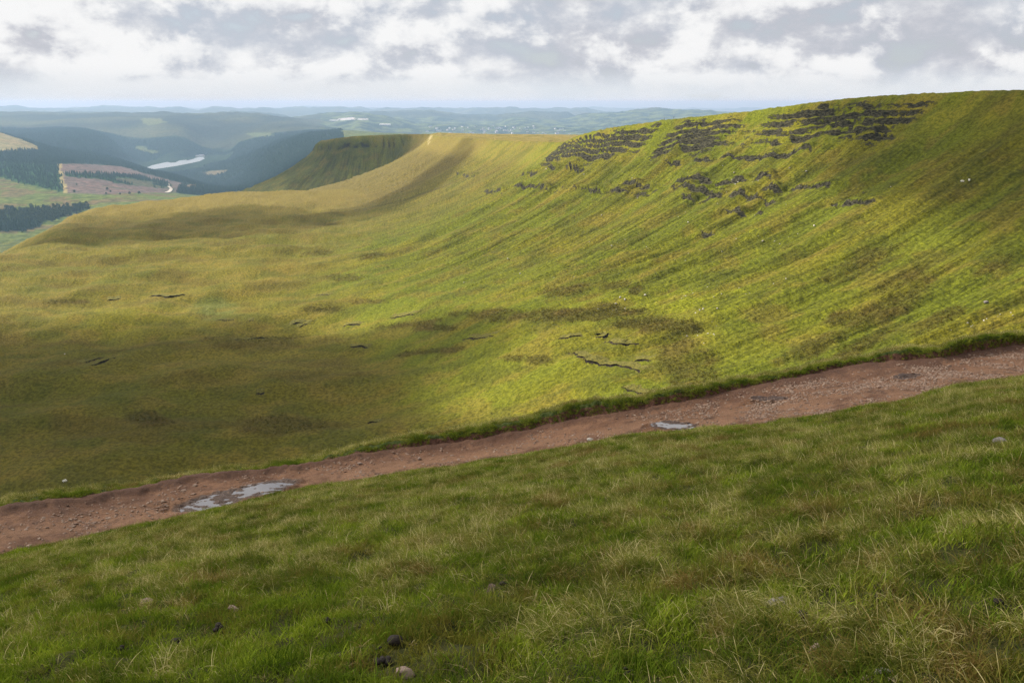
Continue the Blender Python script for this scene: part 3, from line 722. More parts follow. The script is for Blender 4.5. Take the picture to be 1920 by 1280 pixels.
finish(t, principled(t, (0.20, 0.22, 0.23), 0.38, 0.5, t.bump(t.noise(pos, 0.05, 2), 0.03, 1.0), IOR=1.33)); M['lake'] = m
def lake(name, P, z):
    c = P.mean(0); V = [(c[0], c[1], z)] + [(p[0], p[1], z) for p in P]; n = len(P)
    return structure(name, mesh_np(name, V, [(0, 1 + k, 1 + (k + 1) % n) for k in range(n)], None, M['lake']))
lake('reservoir', RES, RES_Z)
m, t = new_mat('pale_track'); finish(t, principled(t, (0.42, 0.38, 0.31), 0.95, 0.1)); M['track'] = m
def ribbon(name, pts, y0, wid, lift):
    P = []
    for px, py in pts:
        u, w = ray(px, py); ys = np.arange(y0, y0 + 3500, 6.0); z = far_z(u * ys, ys); h = np.nonzero(z >= w * ys)[0]
        if len(h): P.append((u * ys[h[0]], ys[h[0]]))
    P = catmull(np.array(P), 12.0); tt = np.gradient(P, axis=0); tt /= np.linalg.norm(tt, axis=1)[:, None]; nn = np.stack((-tt[:, 1], tt[:, 0]), 1) * wid / 2
    V = []
    for p, q in zip(P, nn):
        for sg in (1, -1):
            e = p + q * sg; V.append((e[0], e[1], float(far_z(np.array([e[0]]), np.array([e[1]]))[0]) + lift))
    return structure(name, mesh_np(name, V, [(2 * i, 2 * i + 1, 2 * i + 3, 2 * i + 2) for i in range(len(P) - 1)], None, M['track']))
ribbon('track', [(316, 346), (317, 351), (321, 355), (319, 359), (312, 362)], 3600, 14, 3.0)

# ------------------------------------------------------------------ haze
hm, t = new_mat('haze_air')
pv = t.n.new('ShaderNodeVolumePrincipled')
pv.inputs['Color'].default_value = (0.36, 0.55, 0.75, 1); pv.inputs['Density'].default_value = 5.0e-5; pv.inputs['Absorption Color'].default_value = (0.15, 0.012, 0.0, 1)
pv.inputs['Density Attribute'].default_value = ''; pv.inputs['Temperature Attribute'].default_value = ''; pv.inputs['Color Attribute'].default_value = ''
pv.inputs['Anisotropy'].default_value = 0.15
finish(t, None, pv.outputs[0])
try: hm.cycles.homogeneous_volume = True
except Exception: pass
def closed_box(name, lo, hi, mat):
    V = [(x, y, z) for z in (lo[2], hi[2]) for y in (lo[1], hi[1]) for x in (lo[0], hi[0])]
    return mesh_np(name, V, [(0, 2, 3, 1), (4, 5, 7, 6), (0, 1, 5, 4), (2, 6, 7, 3), (0, 4, 6, 2), (1, 3, 7, 5)], None, mat, False)
link('haze', closed_box('haze', (-80000, -3000, -760), (80000, 66000, 42), hm), kind='stuff')

# ------------------------------------------------------------------ unseen cumulus, added up the sun's direction to shade the ground in patches
cmt, t = new_mat('shade_cloud_vapour')
pv = t.n.new('ShaderNodeVolumePrincipled'); pv.inputs['Color'].default_value = (0.97, 0.975, 0.98, 1); pv.inputs['Density'].default_value = 0.016
pv.inputs['Density Attribute'].default_value = ''; pv.inputs['Temperature Attribute'].default_value = ''; pv.inputs['Color Attribute'].default_value = ''
pv.inputs['Anisotropy'].default_value = 0.6
finish(t, None, pv.outputs[0])
try: cmt.cycles.homogeneous_volume = True
except Exception: pass
def shade_cloud(tx, ty, tz, rx, ry, rot=0.0, h=75, alt=820, seed=0, rag=0.45):
    """a cumulus whose shadow falls round (tx, ty, tz)"""
    k = (alt - tz) / SV.z; c = Vector((tx, ty, tz)) + SV * k
    bm = bmesh.new(); bmesh.ops.create_icosphere(bm, subdivisions=5, radius=1.0)
    for v in bm.verts:
        p = v.co.copy(); o = Vector((seed * 3.1, seed * 1.7, 0))
        q = 1 + rag * mnoise.fractal(p * 1.4 + o, 1.0, 2.0, 4) + 0.10 * mnoise.noise(p * 6 + o)
        v.co = Vector((p.x * rx * q, p.y * ry * q, (p.z * h * q if p.z > 0 else p.z * h * 0.45 * q)))
    me = bpy.data.meshes.new('shade_cloud'); bm.to_mesh(me); bm.free(); me.shade_smooth(); me.materials.append(cmt)
    o = structure('shade_cloud', me); o.location = c; o.rotation_euler.z = rot
    return o
SHADE_CLOUDS = [
    (10, 20, -12, 150, 120, 0.0, 28),            # over the camera's hillside
    (-205, 350, -122, 180, 140, 0.1, 80),        # left half of the moor
    (-350, 930, -125, 190, 130, 0.5, 30),        # hollow behind the lip
    (-118, 1100, -100, 210, 85, 0.94, 27),      # flank of the far spur
    (-310, 1930, -125, 340, 170, 0.0, 46),       # the far nose
    (285, 320, -50, 100, 205, 0.15, 62),          # thin veil on the right flank
    (-1300, 4700, -350, 420, 500, 0.0, 90),
]
for i, c_ in enumerate(SHADE_CLOUDS):
    shade_cloud(*c_, seed=i)

# ------------------------------------------------------------------ walkers and sheep: one continuous skinned body each
def skin_body(name, verts, edges, radii, root=0, sub=1):
    me = bpy.data.meshes.new(name); me.from_pydata(verts, edges, []); o = bpy.data.objects.new(name, me); C.objects.link(o)
    md = o.modifiers.new('skin', 'SKIN')
    for v, r in zip(me.skin_vertices[0].data, radii): v.radius = (r, r) if not isinstance(r, tuple) else r
    me.skin_vertices[0].data[root].use_root = True
    sb = o.modifiers.new('sub', 'SUBSURF'); sb.levels = sub; sb.render_levels = sub
    dg = bpy.context.evaluated_depsgraph_get(); out = bpy.data.meshes.new_from_object(o.evaluated_get(dg)); out.name = name
    bpy.data.objects.remove(o); bpy.data.meshes.remove(me); out.shade_smooth(); return out
def cloth(name, c):
    m, t = new_mat(name); n = t.noise(t.node('ShaderNodeTexCoord').outputs['Object'], 20, 2); finish(t, principled(t, t.mix(n, c, tuple(q * 1.3 for q in c)), 0.9, 0.1)); return m
skin_m = cloth('skin', (0.45, 0.28, 0.20)); hair_m = cloth('hair', (0.03, 0.02, 0.015)); boot_m = cloth('boots', (0.03, 0.02, 0.015)); trou_m = cloth('trousers', (0.025, 0.028, 0.035))
def person(px, r_, jacket, label, facing, stride, dback=1.0):
    p = cp(px, 250, r_); k = ((CREST[:, 0] * p[1] - CREST[:, 1] * p[0]) ** 2 / (CREST[:, 0] ** 2 + CREST[:, 1] ** 2) + 0.0001 * (np.hypot(CREST[:, 0], CREST[:, 1]) - r_) ** 2).argmin()
    c = CREST[k]; x, y = c[0], c[1]; z = float(valley_z(np.array([x]), np.array([y]))[0][0])
    st = stride
    V = [(0, 0, .95), (0, .01, 1.15), (0, .02, 1.38), (0, .03, 1.50), (0, .05, 1.60), (0, .05, 1.72),
         (.10, 0, .90), (.11, st * .5 + .04, .48), (.11, st, .09), (.11, st + .16, .04), (-.10, 0, .90), (-.11, -st * .3 + .06, .48), (-.11, -st, .10), (-.11, -st + .16, .04),
         (.20, 0, 1.40), (.25, -st * .5, 1.12), (.25, -st * .5 + .16, .90), (.25, -st * .5 + .22, .82), (-.20, 0, 1.40), (-.25, st * .4, 1.12), (-.25, st * .4 + .17, .92), (-.25, st * .4 + .23, .85)]
    E = [(0, 1), (1, 2), (2, 3), (3, 4), (4, 5), (0, 6), (6, 7), (7, 8), (8, 9), (0, 10), (10, 11), (11, 12), (12, 13), (2, 14), (14, 15), (15, 16), (16, 17), (2, 18), (18, 19), (19, 20), (20, 21)]
    Rr = [.15, .15, .16, .06, .10, .085, .10, .065, .045, .04, .10, .065, .045, .04, .075, .05, .038, .04, .075, .05, .038, .04]
    me = skin_body('person', V, E, Rr)
    for m_ in (trou_m, cloth('jacket', jacket), skin_m, hair_m, boot_m): me.materials.append(m_)
    for f_ in me.polygons:
        q = f_.center; zz = q.z
        f_.material_index = 4 if zz < .12 else 3 if (zz > 1.68 or (zz > 1.56 and q.y < .02)) else 2 if (zz > 1.50 or (zz < .90 and abs(q.x) > .2)) else 0 if zz < .93 and abs(q.x) < .2 else 1
    o = link('person', me, loc=(x, y, z - 0.02), label=label, category='person', group='walkers on the ridge'); o.rotation_euler.z = facing
person(1259, 660, (.02, .022, .03), 'walker in dark clothes standing alone on the ridge skyline', 1.9, .12)
person(1242, 665, (.16, .17, .18), 'walker in grey on the ridge skyline left of the dark one', 1.9, .22)
person(1030, 880, (.03, .03, .05), 'walker in dark jacket in the saddle, left one of the pair', .3, .25)
person(1034, 872, (.06, .03, .03), 'walker in dark jacket in the saddle, right one of the pair', .3, .25)
person(925, 1130, (.04, .04, .05), 'walker on the far ridge top beyond the saddle, left one of two', .5, .2)
person(932, 1115, (.03, .03, .03), 'walker on the far ridge top beyond the saddle, right one of two', .5, .2)
wool_m = cloth('wool', (0.66, 0.62, 0.54)); face_m = cloth('sheep_face', (0.10, 0.085, 0.07))
def sheep(px, py, label, turn, graze):
    p = ground_at(px, py); hz_ = .34 if graze else .80
    V = [(0, 0, .62), (.28, 0, .64), (-.30, 0, .62), (-.48, 0, .58), (.48, 0, .70 if not graze else .60), (.62, 0, hz_ + .02), (.76, 0, hz_ - .06), (-.58, 0, .45),
         (.26, .13, .42), (.27, .13, .20), (.28, .13, .02), (.26, -.13, .42), (.25, -.13, .20), (.24, -.13, .02), (-.30, .13, .42), (-.37, .13, .22), (-.34, .13, .02), (-.30, -.13, .42), (-.36, -.13, .22), (-.33, -.13, .02), (.60, .10, hz_ + .08), (.60, -.10, hz_ + .08)]
    E = [(0, 1), (0, 2), (2, 3), (1, 4), (4, 5), (5, 6), (3, 7), (1, 8), (8, 9), (9, 10), (1, 11), (11, 12), (12, 13), (2, 14), (14, 15), (15, 16), (2, 17), (17, 18), (18, 19), (5, 20), (5, 21)]
    Rr = [.29, .28, .28, .20, .17, .10, .06, .05, .09, .045, .04, .09, .045, .04, .11, .045, .04, .11, .045, .04, .03, .03]
    me = skin_body('sheep', V, E, Rr); me.materials.append(wool_m); me.materials.append(face_m)
    for f_ in me.polygons: f_.material_index = 1 if (f_.center.x > .56 or f_.center.z < .30) else 0
    o = link('sheep', me, loc=p, label=label, category='sheep', group='sheep on the slopes'); o.rotation_euler.z = turn; o.scale = (1.25,) * 3
sheep(1804, 343, 'white sheep high on the right hand slope, left one of the pair', 2.6, True)
sheep(1817, 341, 'white sheep high on the right hand slope, right one of the pair', 1.2, False)
sheep(122, 906, 'lone white sheep on the moor below the path at far left', .4, True)

# ------------------------------------------------------------------ scatter of grass, rush, gravel and forest (uncountable: one object each)
def source_collection(name, meshes):
    col = bpy.data.collections.new(name)              # never linked to the scene: only a stock of shapes
    for me in meshes: col.objects.link(bpy.data.objects.new(me.name, me))
    return col
def scatter(name, mesh, attr, col, density, smin, smax_, tilt=0.25, yaw=(0.0, 6.2832), seed=1, power=1.0, align=False):
    ng = bpy.data.node_groups.new(name + '_scatter', 'GeometryNodeTree')
    ng.interface.new_socket('Geometry', in_out='INPUT', socket_type='NodeSocketGeometry')
    ng.interface.new_socket('Geometry', in_out='OUTPUT', socket_type='NodeSocketGeometry')
    N = ng.nodes.new; L = ng.links.new
    gi = N('NodeGroupInput'); go = N('NodeGroupOutput')
    at = N('GeometryNodeInputNamedAttribute'); at.data_type = 'FLOAT'; at.inputs['Name'].default_value = attr
    mu = N('ShaderNodeMath'); mu.operation = 'MULTIPLY'; L(at.outputs['Attribute'], mu.inputs[0]); mu.inputs[1].default_value = density
    dp = N('GeometryNodeDistributePointsOnFaces'); dp.distribute_method = 'RANDOM'; dp.inputs['Seed'].default_value = seed
    L(gi.outputs[0], dp.inputs['Mesh']); L(mu.outputs[0], dp.inputs['Density'])
    ci = N('GeometryNodeCollectionInfo'); ci.inputs['Collection'].default_value = col
    ci.inputs['Separate Children'].default_value = True; ci.inputs['Reset Children'].default_value = True
    ip = N('GeometryNodeInstanceOnPoints'); L(dp.outputs['Points'], ip.inputs['Points']); L(ci.outputs[0], ip.inputs['Instance'])
    ip.inputs['Pick Instance'].default_value = True
    ri = N('FunctionNodeRandomValue'); ri.data_type = 'INT'; ri.inputs['Min'].default_value = 0 if False else 0
    for s_ in ri.inputs:
        if s_.type == 'INT' and s_.name == 'Min': s_.default_value = 0
        if s_.type == 'INT' and s_.name == 'Max': s_.default_value = len(col.objects) - 1
    ri.inputs['Seed'].default_value = seed + 5
    L([o for o in ri.outputs if o.type == 'INT'][0], ip.inputs['Instance Index'])
    rv = N('FunctionNodeRandomValue'); rv.data_type = 'FLOAT_VECTOR'
    rv.inputs[0].default_value = (-tilt, -tilt, yaw[0]); rv.inputs[1].default_value = (tilt, tilt, yaw[1]); rv.inputs['Seed'].default_value = seed + 9
    if align:
        er = N('FunctionNodeRotateEuler') if False else None
        L(rv.outputs[0], ip.inputs['Rotation'])
    else: L(rv.outputs[0], ip.inputs['Rotation'])
    rs = N('FunctionNodeRandomValue'); rs.data_type = 'FLOAT'
    for s_ in rs.inputs:
        if s_.type == 'VALUE' and s_.name == 'Min': s_.default_value = smin
        if s_.type == 'VALUE' and s_.name == 'Max': s_.default_value = smax_
    rs.inputs['Seed'].default_value = seed + 13
    L([o for o in rs.outputs if o.type == 'VALUE'][0], ip.inputs['Scale'])
    L(ip.outputs[0], go.inputs[0])
    o = link(name, mesh, kind='stuff')
    md = o.modifiers.new('scatter', 'NODES'); md.node_group = ng
    return o

RNG = np.random.RandomState(11)
def tuft(name, n, rad, h0, h1, width, lean, droop, mat, segs=3, wind=0.0):
    """n blades standing in a clump of radius rad"""
    V = []; Q = []; bl = []; tt = []
    for i in range(n):
        an = RNG.rand() * 6.283; rr = rad * math.sqrt(RNG.rand()); h = h0 + (h1 - h0) * RNG.rand() ** 1.4
        bx, by = math.cos(an) * rr, math.sin(an) * rr
        dirn = RNG.rand() * 6.283 if RNG.rand() > wind else math.pi + RNG.randn() * 0.5
        le = lean * (0.3 + RNG.rand()) ; dr = droop * (0.4 + RNG.rand())
        wv = RNG.rand() * 6.283; wx, wy = math.cos(wv), math.sin(wv); w = width * (0.6 + 0.8 * RNG.rand()); r_ = RNG.rand()
        b = len(V); x = y = z = 0.0; ang = le * 0.5
        for k in range(segs + 1):
            q = k / segs; ww = w * (1 - 0.85 * q ** 1.5) * 0.5
            V.append((bx + x * math.cos(dirn) + wx * ww, by + x * math.sin(dirn) + wy * ww, z - 0.01))
            V.append((bx + x * math.cos(dirn) - wx * ww, by + x * math.sin(dirn) - wy * ww, z - 0.01))
            bl += [r_, r_]; tt += [q, q]
            x += math.sin(ang) * h / segs; z += math.cos(ang) * h / segs; ang += dr / segs
        for k in range(segs): Q.append((b + 2 * k, b + 2 * k + 1, b + 2 * k + 3, b + 2 * k + 2))
    return mesh_np(name, V, Q, {'bl': bl, 'tt': tt}, mat)
def blade_mat(name, green, deep, straw, red, strawiness, patch=0.55):
    m, t = new_mat(name)
    pos = t.node('ShaderNodeNewGeometry').outputs['Position']; bl = t.attr('bl'); tt = t.attr('tt')
    n1 = t.noise(pos, patch, 4, 0.6); n2 = t.noise(pos, 2.6, 3, 0.6)
    c = t.mix(t.map(t.math('ADD', t.math('MULTIPLY', n1, 0.5), t.math('MULTIPLY', n2, 0.5)), 0.41, 0.59), deep, green)
    c = t.mix(t.map(t.math('ADD', bl, t.math('MULTIPLY', t.math('SUBTRACT', n2, 0.5), 1.2)), 0.2, 0.9, 0, 0.45), c, t.mix(1.0, c, (1.6, 1.35, 1.1), 'MULTIPLY'))
    oi = t.node('ShaderNodeObjectInfo').outputs['Random']
    c = t.mix(t.map(oi, 0.0, 1.0, 0.0, 1.0, False), t.mix(1.0, c, (0.55, 0.62, 0.6), 'MULTIPLY'), t.mix(1.0, c, (1.38, 1.30, 1.25), 'MULTIPLY'))
    rf = t.map(t.math('ADD', t.noise(pos, 0.9, 3, 0.6), t.math('MULTIPLY', bl, 0.18)), 0.60, 0.76, 0, 0.75)
    c = t.mix(rf, c, red)
    k = t.math('ADD', t.math('ADD', t.math('MULTIPLY', bl, 0.75), t.math('MULTIPLY', tt, 0.28)), t.math('MULTIPLY', t.math('SUBTRACT', t.math('ADD', n1, n2), 1.0), 0.65))
    c = t.mix(t.map(k, 0.98 - strawiness, 1.12 - strawiness), c, straw)
    d1 = t.n.new('ShaderNodeBsdfDiffuse'); t.l.new(c, d1.inputs[0])
    tr = t.n.new('ShaderNodeBsdfTranslucent'); t.l.new(t.mix(1.0, c, (1.0, 1.05, 0.6), 'MULTIPLY'), tr.inputs[0])
    mx = t.n.new('ShaderNodeMixShader'); mx.inputs[0].default_value = 0.22
    t.l.new(d1.outputs[0], mx.inputs[1]); t.l.new(tr.outputs[0], mx.inputs[2])
    finish(t, mx.outputs[0]); return m
M['turf'] = blade_mat('turf_blades', (0.205, 0.275, 0.028), (0.085, 0.135, 0.014), (0.48, 0.42, 0.17), (0.20, 0.16, 0.04), 0.08)
M['bent'] = blade_mat('bent_grass_blades', (0.245, 0.245, 0.060), (0.115, 0.132, 0.025), (0.62, 0.52, 0.25), (0.26, 0.155, 0.055), 0.24)
M['lipg'] = blade_mat('bank_grass_blades', (0.190, 0.225, 0.034), (0.100, 0.145, 0.018), (0.40, 0.36, 0.14), (0.18, 0.19, 0.03), 0.05)
M['rush'] = blade_mat('rush_blades', (0.105, 0.092, 0.018), (0.072, 0.066, 0.014), (0.19, 0.14, 0.045), (0.13, 0.075, 0.024), 0.10, 0.05)
M['straw'] = blade_mat('dead_grass', (0.50, 0.40, 0.21), (0.36, 0.27, 0.14), (0.60, 0.50, 0.28), (0.34, 0.22, 0.11), 0.2)
hm_ = hillside.data; bm_ = bank.data
turf_c = source_collection('turf_stock', [tuft('turf_tuft', 40, 0.08, 0.025, 0.085, 0.0046, 0.9, 1.0, M['turf'], 2) for _ in range(6)])
bent_c = source_collection('bent_stock', [tuft('bent_tuft', 46, 0.09, 0.07, 0.24, 0.0042, 1.1, 1.6, M['bent'], 4, 0.55) for _ in range(7)])
long_c = source_collection('long_stock', [tuft('long_tuft', 12, 0.05, 0.16, 0.38, 0.0034, 1.2, 1.9, M['bent'], 5, 0.7) for _ in range(6)])
lip_c = source_collection('lip_stock', [tuft('lip_tuft', 44, 0.08, 0.05, 0.17, 0.0075, 1.1, 1.9, M['lipg'], 4, 0.2) for _ in range(5)])
straw_c = source_collection('straw_stock', [tuft('straw_wisp', 7, 0.03, 0.04, 0.12, 0.0055, 2.4, 1.2, M['straw'], 3) for _ in range(5)])
scatter('turf', hm_, 'turf', turf_c, 215, 0.5, 1.9, 0.3, seed=3)
scatter('bent_grass', hm_, 'tall', bent_c, 125, 0.45, 1.2, 0.3, (-0.8, 0.8), seed=21)
scatter('long_grass', hm_, 'tall', long_c, 20, 0.5, 1.2, 0.35, (-0.9, 0.9), seed=41)
scatter('dead_grass', hm_, 'turf', straw_c, 13, 0.6, 1.8, 0.4, seed=47)
scatter('bank_turf', bm_, 'lip', lip_c, 210, 0.5, 1.3, 0.5, seed=51)
scatter('bank_face_grass', bm_, 'faceg', lip_c, 90, 0.5, 1.0, 0.9, seed=61)
scatter('shelf_grass', bm_, 'shelf', bent_c, 95, 0.6, 1.2, 0.3, (-0.9, 0.9), seed=71)
rush_c = source_collection('rush_stock', [tuft('rush_clump', 22, 0.40, 0.18, 0.62, 0.07, 0.5, 0.5, M['rush'], 2) for _ in range(5)])
scatter('rushes', valley.data, 'rush', rush_c, 0.75, 0.4, 1.25, 0.2, seed=81)

# conifers and broadleaf wood
def leafy(name, kind, seed):
    rg = random.Random(seed); bm = bmesh.new()
    if kind == 'conifer':
        for z0, z1, r0 in ((1.5, 8, 2.9), (5, 12, 2.1), (9, 15.5, 1.3)):
            n = 7
            ring = [bm.verts.new((math.cos(6.283 * k / n + z0) * r0 * rg.uniform(.75, 1.2), math.sin(6.283 * k / n + z0) * r0 * rg.uniform(.75, 1.2), z0 + rg.uniform(-.6, .6))) for k in range(n)]
            tip = bm.verts.new((0, 0, z1))
            for k in range(n): bm.faces.new((ring[k], ring[(k + 1) % n], tip))
    else:
        for i in range(150):
            th = rg.uniform(0, 6.283); u = rg.uniform(-0.8, 1); rr = (1 - u * u) ** .5 * rg.uniform(.75, 1.1)
            lump = 1 + 0.25 * math.sin(3 * th + seed) * math.cos(4 * u + seed)
            c = Vector((math.cos(th) * rr * 4.6 * lump, math.sin(th) * rr * 4.6 * lump, 7.2 + u * 4.4 * lump))
            nrm = Vector((rg.gauss(0, 1), rg.gauss(0, 1), rg.gauss(.6, 1))).normalized(); a = nrm.orthogonal().normalized(); b = nrm.cross(a); sz = rg.uniform(.8, 1.7)
            bm.faces.new([bm.verts.new(c + (a * math.cos(q) + b * math.sin(q)) * sz * rg.uniform(.7, 1.1)) for q in (0, 1.3, 2.5, 3.8, 5.0)])
    me = bpy.data.meshes.new(name); bm.to_mesh(me); bm.free(); return me
def leaf_mat(name, c0, c1):
    m, t = new_mat(name); pos = t.node('ShaderNodeNewGeometry').outputs['Position']
    oi = t.node('ShaderNodeObjectInfo').outputs['Random']
    c = t.mix(t.math('ADD', t.math('MULTIPLY', oi, 0.6), t.math('MULTIPLY', t.noise(pos, 0.25, 3), 0.4)), c0, c1)
    finish(t, principled(t, c, 0.95, 0.05)); return m
M['conifer'] = leaf_mat('conifer_needles', (0.014, 0.034, 0.016), (0.034, 0.062, 0.024))
M['broadleaf'] = leaf_mat('broadleaf_leaves', (0.035, 0.058, 0.018), (0.085, 0.110, 0.035))
cons = [leafy('conifer', 'conifer', i) for i in range(3)]; brs = [leafy('broadleaf', 'broad', i) for i in range(4)]
for me in cons: me.materials.append(M['conifer'])
for me in brs: me.materials.append(M['broadleaf'])
scatter('conifer_forest', hills.data, 'forest', source_collection('conifer_stock', cons), 0.0052, 0.7, 1.35, 0.05, seed=91)
scatter('woodland', hills.data, 'wood', source_collection('broadleaf_stock', brs + cons[:1]), 0.0060, 0.6, 1.25, 0.05, seed=95)

# ------------------------------------------------------------------ stones
def stone_mat(name, c0, c1, c2):
    m, t = new_mat(name); pos = t.node('ShaderNodeTexCoord').outputs['Object']; oi = t.node('ShaderNodeObjectInfo').outputs['Random']
    ps = t.vmath('ADD', pos, t.comb(t.math('MULTIPLY', oi, 40.0), 0.0, 0.0))
    n1 = t.noise(ps, 9, 5, 0.65); n2 = t.noise(ps, 60, 3, 0.6)
    c = t.mix(t.map(n1, 0.3, 0.7), c0, c1); c = t.mix(t.math('MULTIPLY', oi, 0.6), c, c2); c = t.mix(t.map(n2, 0.5, 0.7, 0, 0.4), c, c0)
    finish(t, principled(t, c, 0.85, 0.25, t.bump(t.math('ADD', n1, n2), 0.6, 0.02))); return m
M['redstone'] = stone_mat('red_sandstone', (0.09, 0.050, 0.034), (0.27, 0.165, 0.115), (0.36, 0.27, 0.20))
M['tanstone'] = stone_mat('tan_sandstone', (0.17, 0.115, 0.085), (0.32, 0.235, 0.185), (0.30, 0.21, 0.17))
M['palestone'] = stone_mat('pale_stone', (0.28, 0.25, 0.21), (0.52, 0.48, 0.42), (0.44, 0.38, 0.33))
M['greystone'] = stone_mat('grey_stone', (0.14, 0.125, 0.115), (0.26, 0.23, 0.215), (0.24, 0.19, 0.17))
M['dung'] = stone_mat('dark_droppings', (0.010, 0.007, 0.005), (0.032, 0.024, 0.018), (0.02, 0.014, 0.01))
def rock_mesh(name, dims, mat, seed, sub=2, cuts=5, rough=0.12, flat=False):
    rg = random.Random(seed); bm = bmesh.new(); bmesh.ops.create_icosphere(bm, subdivisions=sub, radius=1.0)
    planes = []
    for _ in range(cuts):
        n = Vector((rg.gauss(0, 1), rg.gauss(0, 1), rg.gauss(0, .8))).normalized(); planes.append((n, rg.uniform(.42, .78)))
    o = Vector((seed * 1.37, seed * .71, 0))
    for v in bm.verts:
        p = v.co.copy()
        for n, dd in planes:
            e = p.dot(n) - dd
            if e > 0: p -= n * e * 0.97
        p *= 1 + rough * mnoise.noise(p * 2.3 + o) + 0.35 * rough * mnoise.noise(p * 7 + o)
        v.co = Vector((p.x * dims[0], p.y * dims[1], p.z * dims[2]))
    me = bpy.data.meshes.new(name); bm.to_mesh(me); bm.free(); me.materials.append(mat)
    if not flat: me.shade_smooth()
    else: me.shade_flat()
    return me
chips = [rock_mesh('chip', (0.030, 0.024, 0.013), M['redstone'], 900 + i, 1, 3, 0.1, True) for i in range(6)]
scatter('gravel', bpy.data.objects['path'].data, 'gravel', source_collection('chip_stock', chips), 240, 0.25, 2.4, 0.5, seed=101)

def hill_at(px, py):
    u, w = ray(px, py); a = math.atan(u); rs = np.arange(2.0, 40, 0.01)
    z = hill_z(np.full(rs.shape, a), rs); h = np.nonzero(z >= w * np.cos(a) * rs)[0]
    r = rs[h[0]] if len(h) else 20.0
    return Vector((math.sin(a) * r, math.cos(a) * r, float(hill_z(np.array([a]), np.array([r]))[0])))
def path_at(px, py):
    a, r = on_path(px, py)
    return Vector((math.sin(a) * r, math.cos(a) * r, float(path_z(np.array([a]), np.array([r]))[0])))
def px_size(p, n): return n / F * (p.y * math.cos(PITCH) - p.z * math.sin(PITCH))
# rocks lying in the foreground grass: (px, py, width px, height ratio, material, turn, label)
ROCKS = [
    (275, 1132, 24, .55, 'tanstone', .2, 'small tan stone in the grass at the far left foreground'),
    (437, 1144, 26, .42, 'tanstone', -.1, 'flat reddish tan stone lying level in the left foreground turf'),
    (921, 1109, 20, 1.1, 'tanstone', .3, 'upright rounded tan stone beside a dark dropping in the central turf'),
    (757, 1269, 40, .55, 'tanstone', .5, 'slanted tan stone at the bottom edge below the dark pellets'),
    (1525, 1226, 30, .95, 'tanstone', -.2, 'pointed pinkish stone standing in the right foreground grass'),
    (1466, 1137, 60, .36, 'greystone', .25, 'long low buff stone half sunk in the right foreground grass'),
    (1590, 1160, 26, .42, 'greystone', 0, 'pale flat stone to the right of the long buff stone'),
    (1626, 1276, 30, .5, 'tanstone', .1, 'pinkish stone cut by the bottom edge, left one of two'),
    (1672, 1276, 24, .6, 'tanstone', -.1, 'pinkish stone cut by the bottom edge, right one of two'),
    (1660, 1262, 40, .3, 'greystone', .1, 'flat grey slab behind the two pinkish stones at the bottom edge'),
    (1871, 834, 34, .5, 'greystone', .1, 'grey stone in the long grass near the right edge below the path'),
    (1014, 1226, 12, .8, 'greystone', .4, 'tiny grey stone in the short turf right of centre'),
]
for i, (px, py, w, hr, mt, rz, lab) in enumerate(ROCKS):
    p = hill_at(px, py); s_ = px_size(p, w) / 2
    o = link('rock', rock_mesh('rock', (s_ * 1.15, s_ * 0.85, s_ * max(hr, .4) * 1.3), M[mt], 500 + i, 4, 9, 0.12), loc=p + Vector((0, 0, s_ * hr * 0.45)), label=lab, category='rock', group='rocks in the foreground grass')
    o.rotation_euler = (0.15 * math.sin(i), 0.2 * math.cos(i * 2), rz)
def dung_mesh(seed, w, n):
    rg = random.Random(seed); bm = bmesh.new()
    for k in range(n):
        r_ = w * (0.5 if n == 1 else rg.uniform(.16, .30)); an = rg.uniform(0, 6.283); d_ = 0 if n == 1 else w * .42 * math.sqrt(rg.random())
        mtx = Matrix.Translation((math.cos(an) * d_, math.sin(an) * d_, r_ * .75 + (0 if n == 1 else rg.uniform(0, .16) * w))) @ Matrix.Diagonal((1.15, .9, .75, 1))
        for v in bmesh.ops.create_icosphere(bm, subdivisions=2, radius=r_, matrix=mtx)['verts']: v.co += v.co.normalized() * 0.12 * r_ * mnoise.noise(v.co / r_ * 1.5 + Vector((seed, k, 0)))
    me = bpy.data.meshes.new('dung'); bm.to_mesh(me); bm.free(); me.shade_smooth(); me.materials.append(M['dung']); return me
DUNG = [
    (741, 1213, 27, 1, 'large dark rounded dropping in the green turf, biggest of the droppings'),
    (713, 1222, 16, 2, 'small dark dropping just left of the large rounded one'),
    (718, 1250, 28, 9, 'heap of dark pellets below the large rounded dropping'),
    (944, 1104, 20, 2, 'dark dropping beside the upright tan stone'),
    (331, 1209, 28, 4, 'flattened dark dropping in the lower left turf'),
    (408, 1186, 28, 5, 'brown black dropping up and right of the flattened one at lower left'),
    (230, 1222, 20, 3, 'dark dropping furthest left in the lower left grass'),
    (205, 1122, 16, 2, 'dark dropping among tall grass at the far left'),
    (611, 1168, 20, 4, 'scatter of dark pellets left of centre in the turf'),
    (972, 1242, 20, 6, 'small grey brown heap of pellets in the short turf'),
    (1175, 1268, 22, 5, 'dark dropping near the bottom edge right of centre'),
    (1503, 1162, 20, 1, 'dark rounded lump below the long buff stone'),
    (1871, 1139, 18, 1, 'dark rounded lump in the grass near the right edge'),
    (1408, 1257, 14, 2, 'dark lump at the bottom left of the pointed pinkish stone'),
]
for i, (px, py, w, n, lab) in enumerate(DUNG):
    p = hill_at(px, py); link('dung', dung_mesh(i + 3, px_size(p, w), n), loc=p + Vector((0, 0, 0.015)), label=lab, category='dung', group='droppings in the foreground turf').rotation_euler.z = i
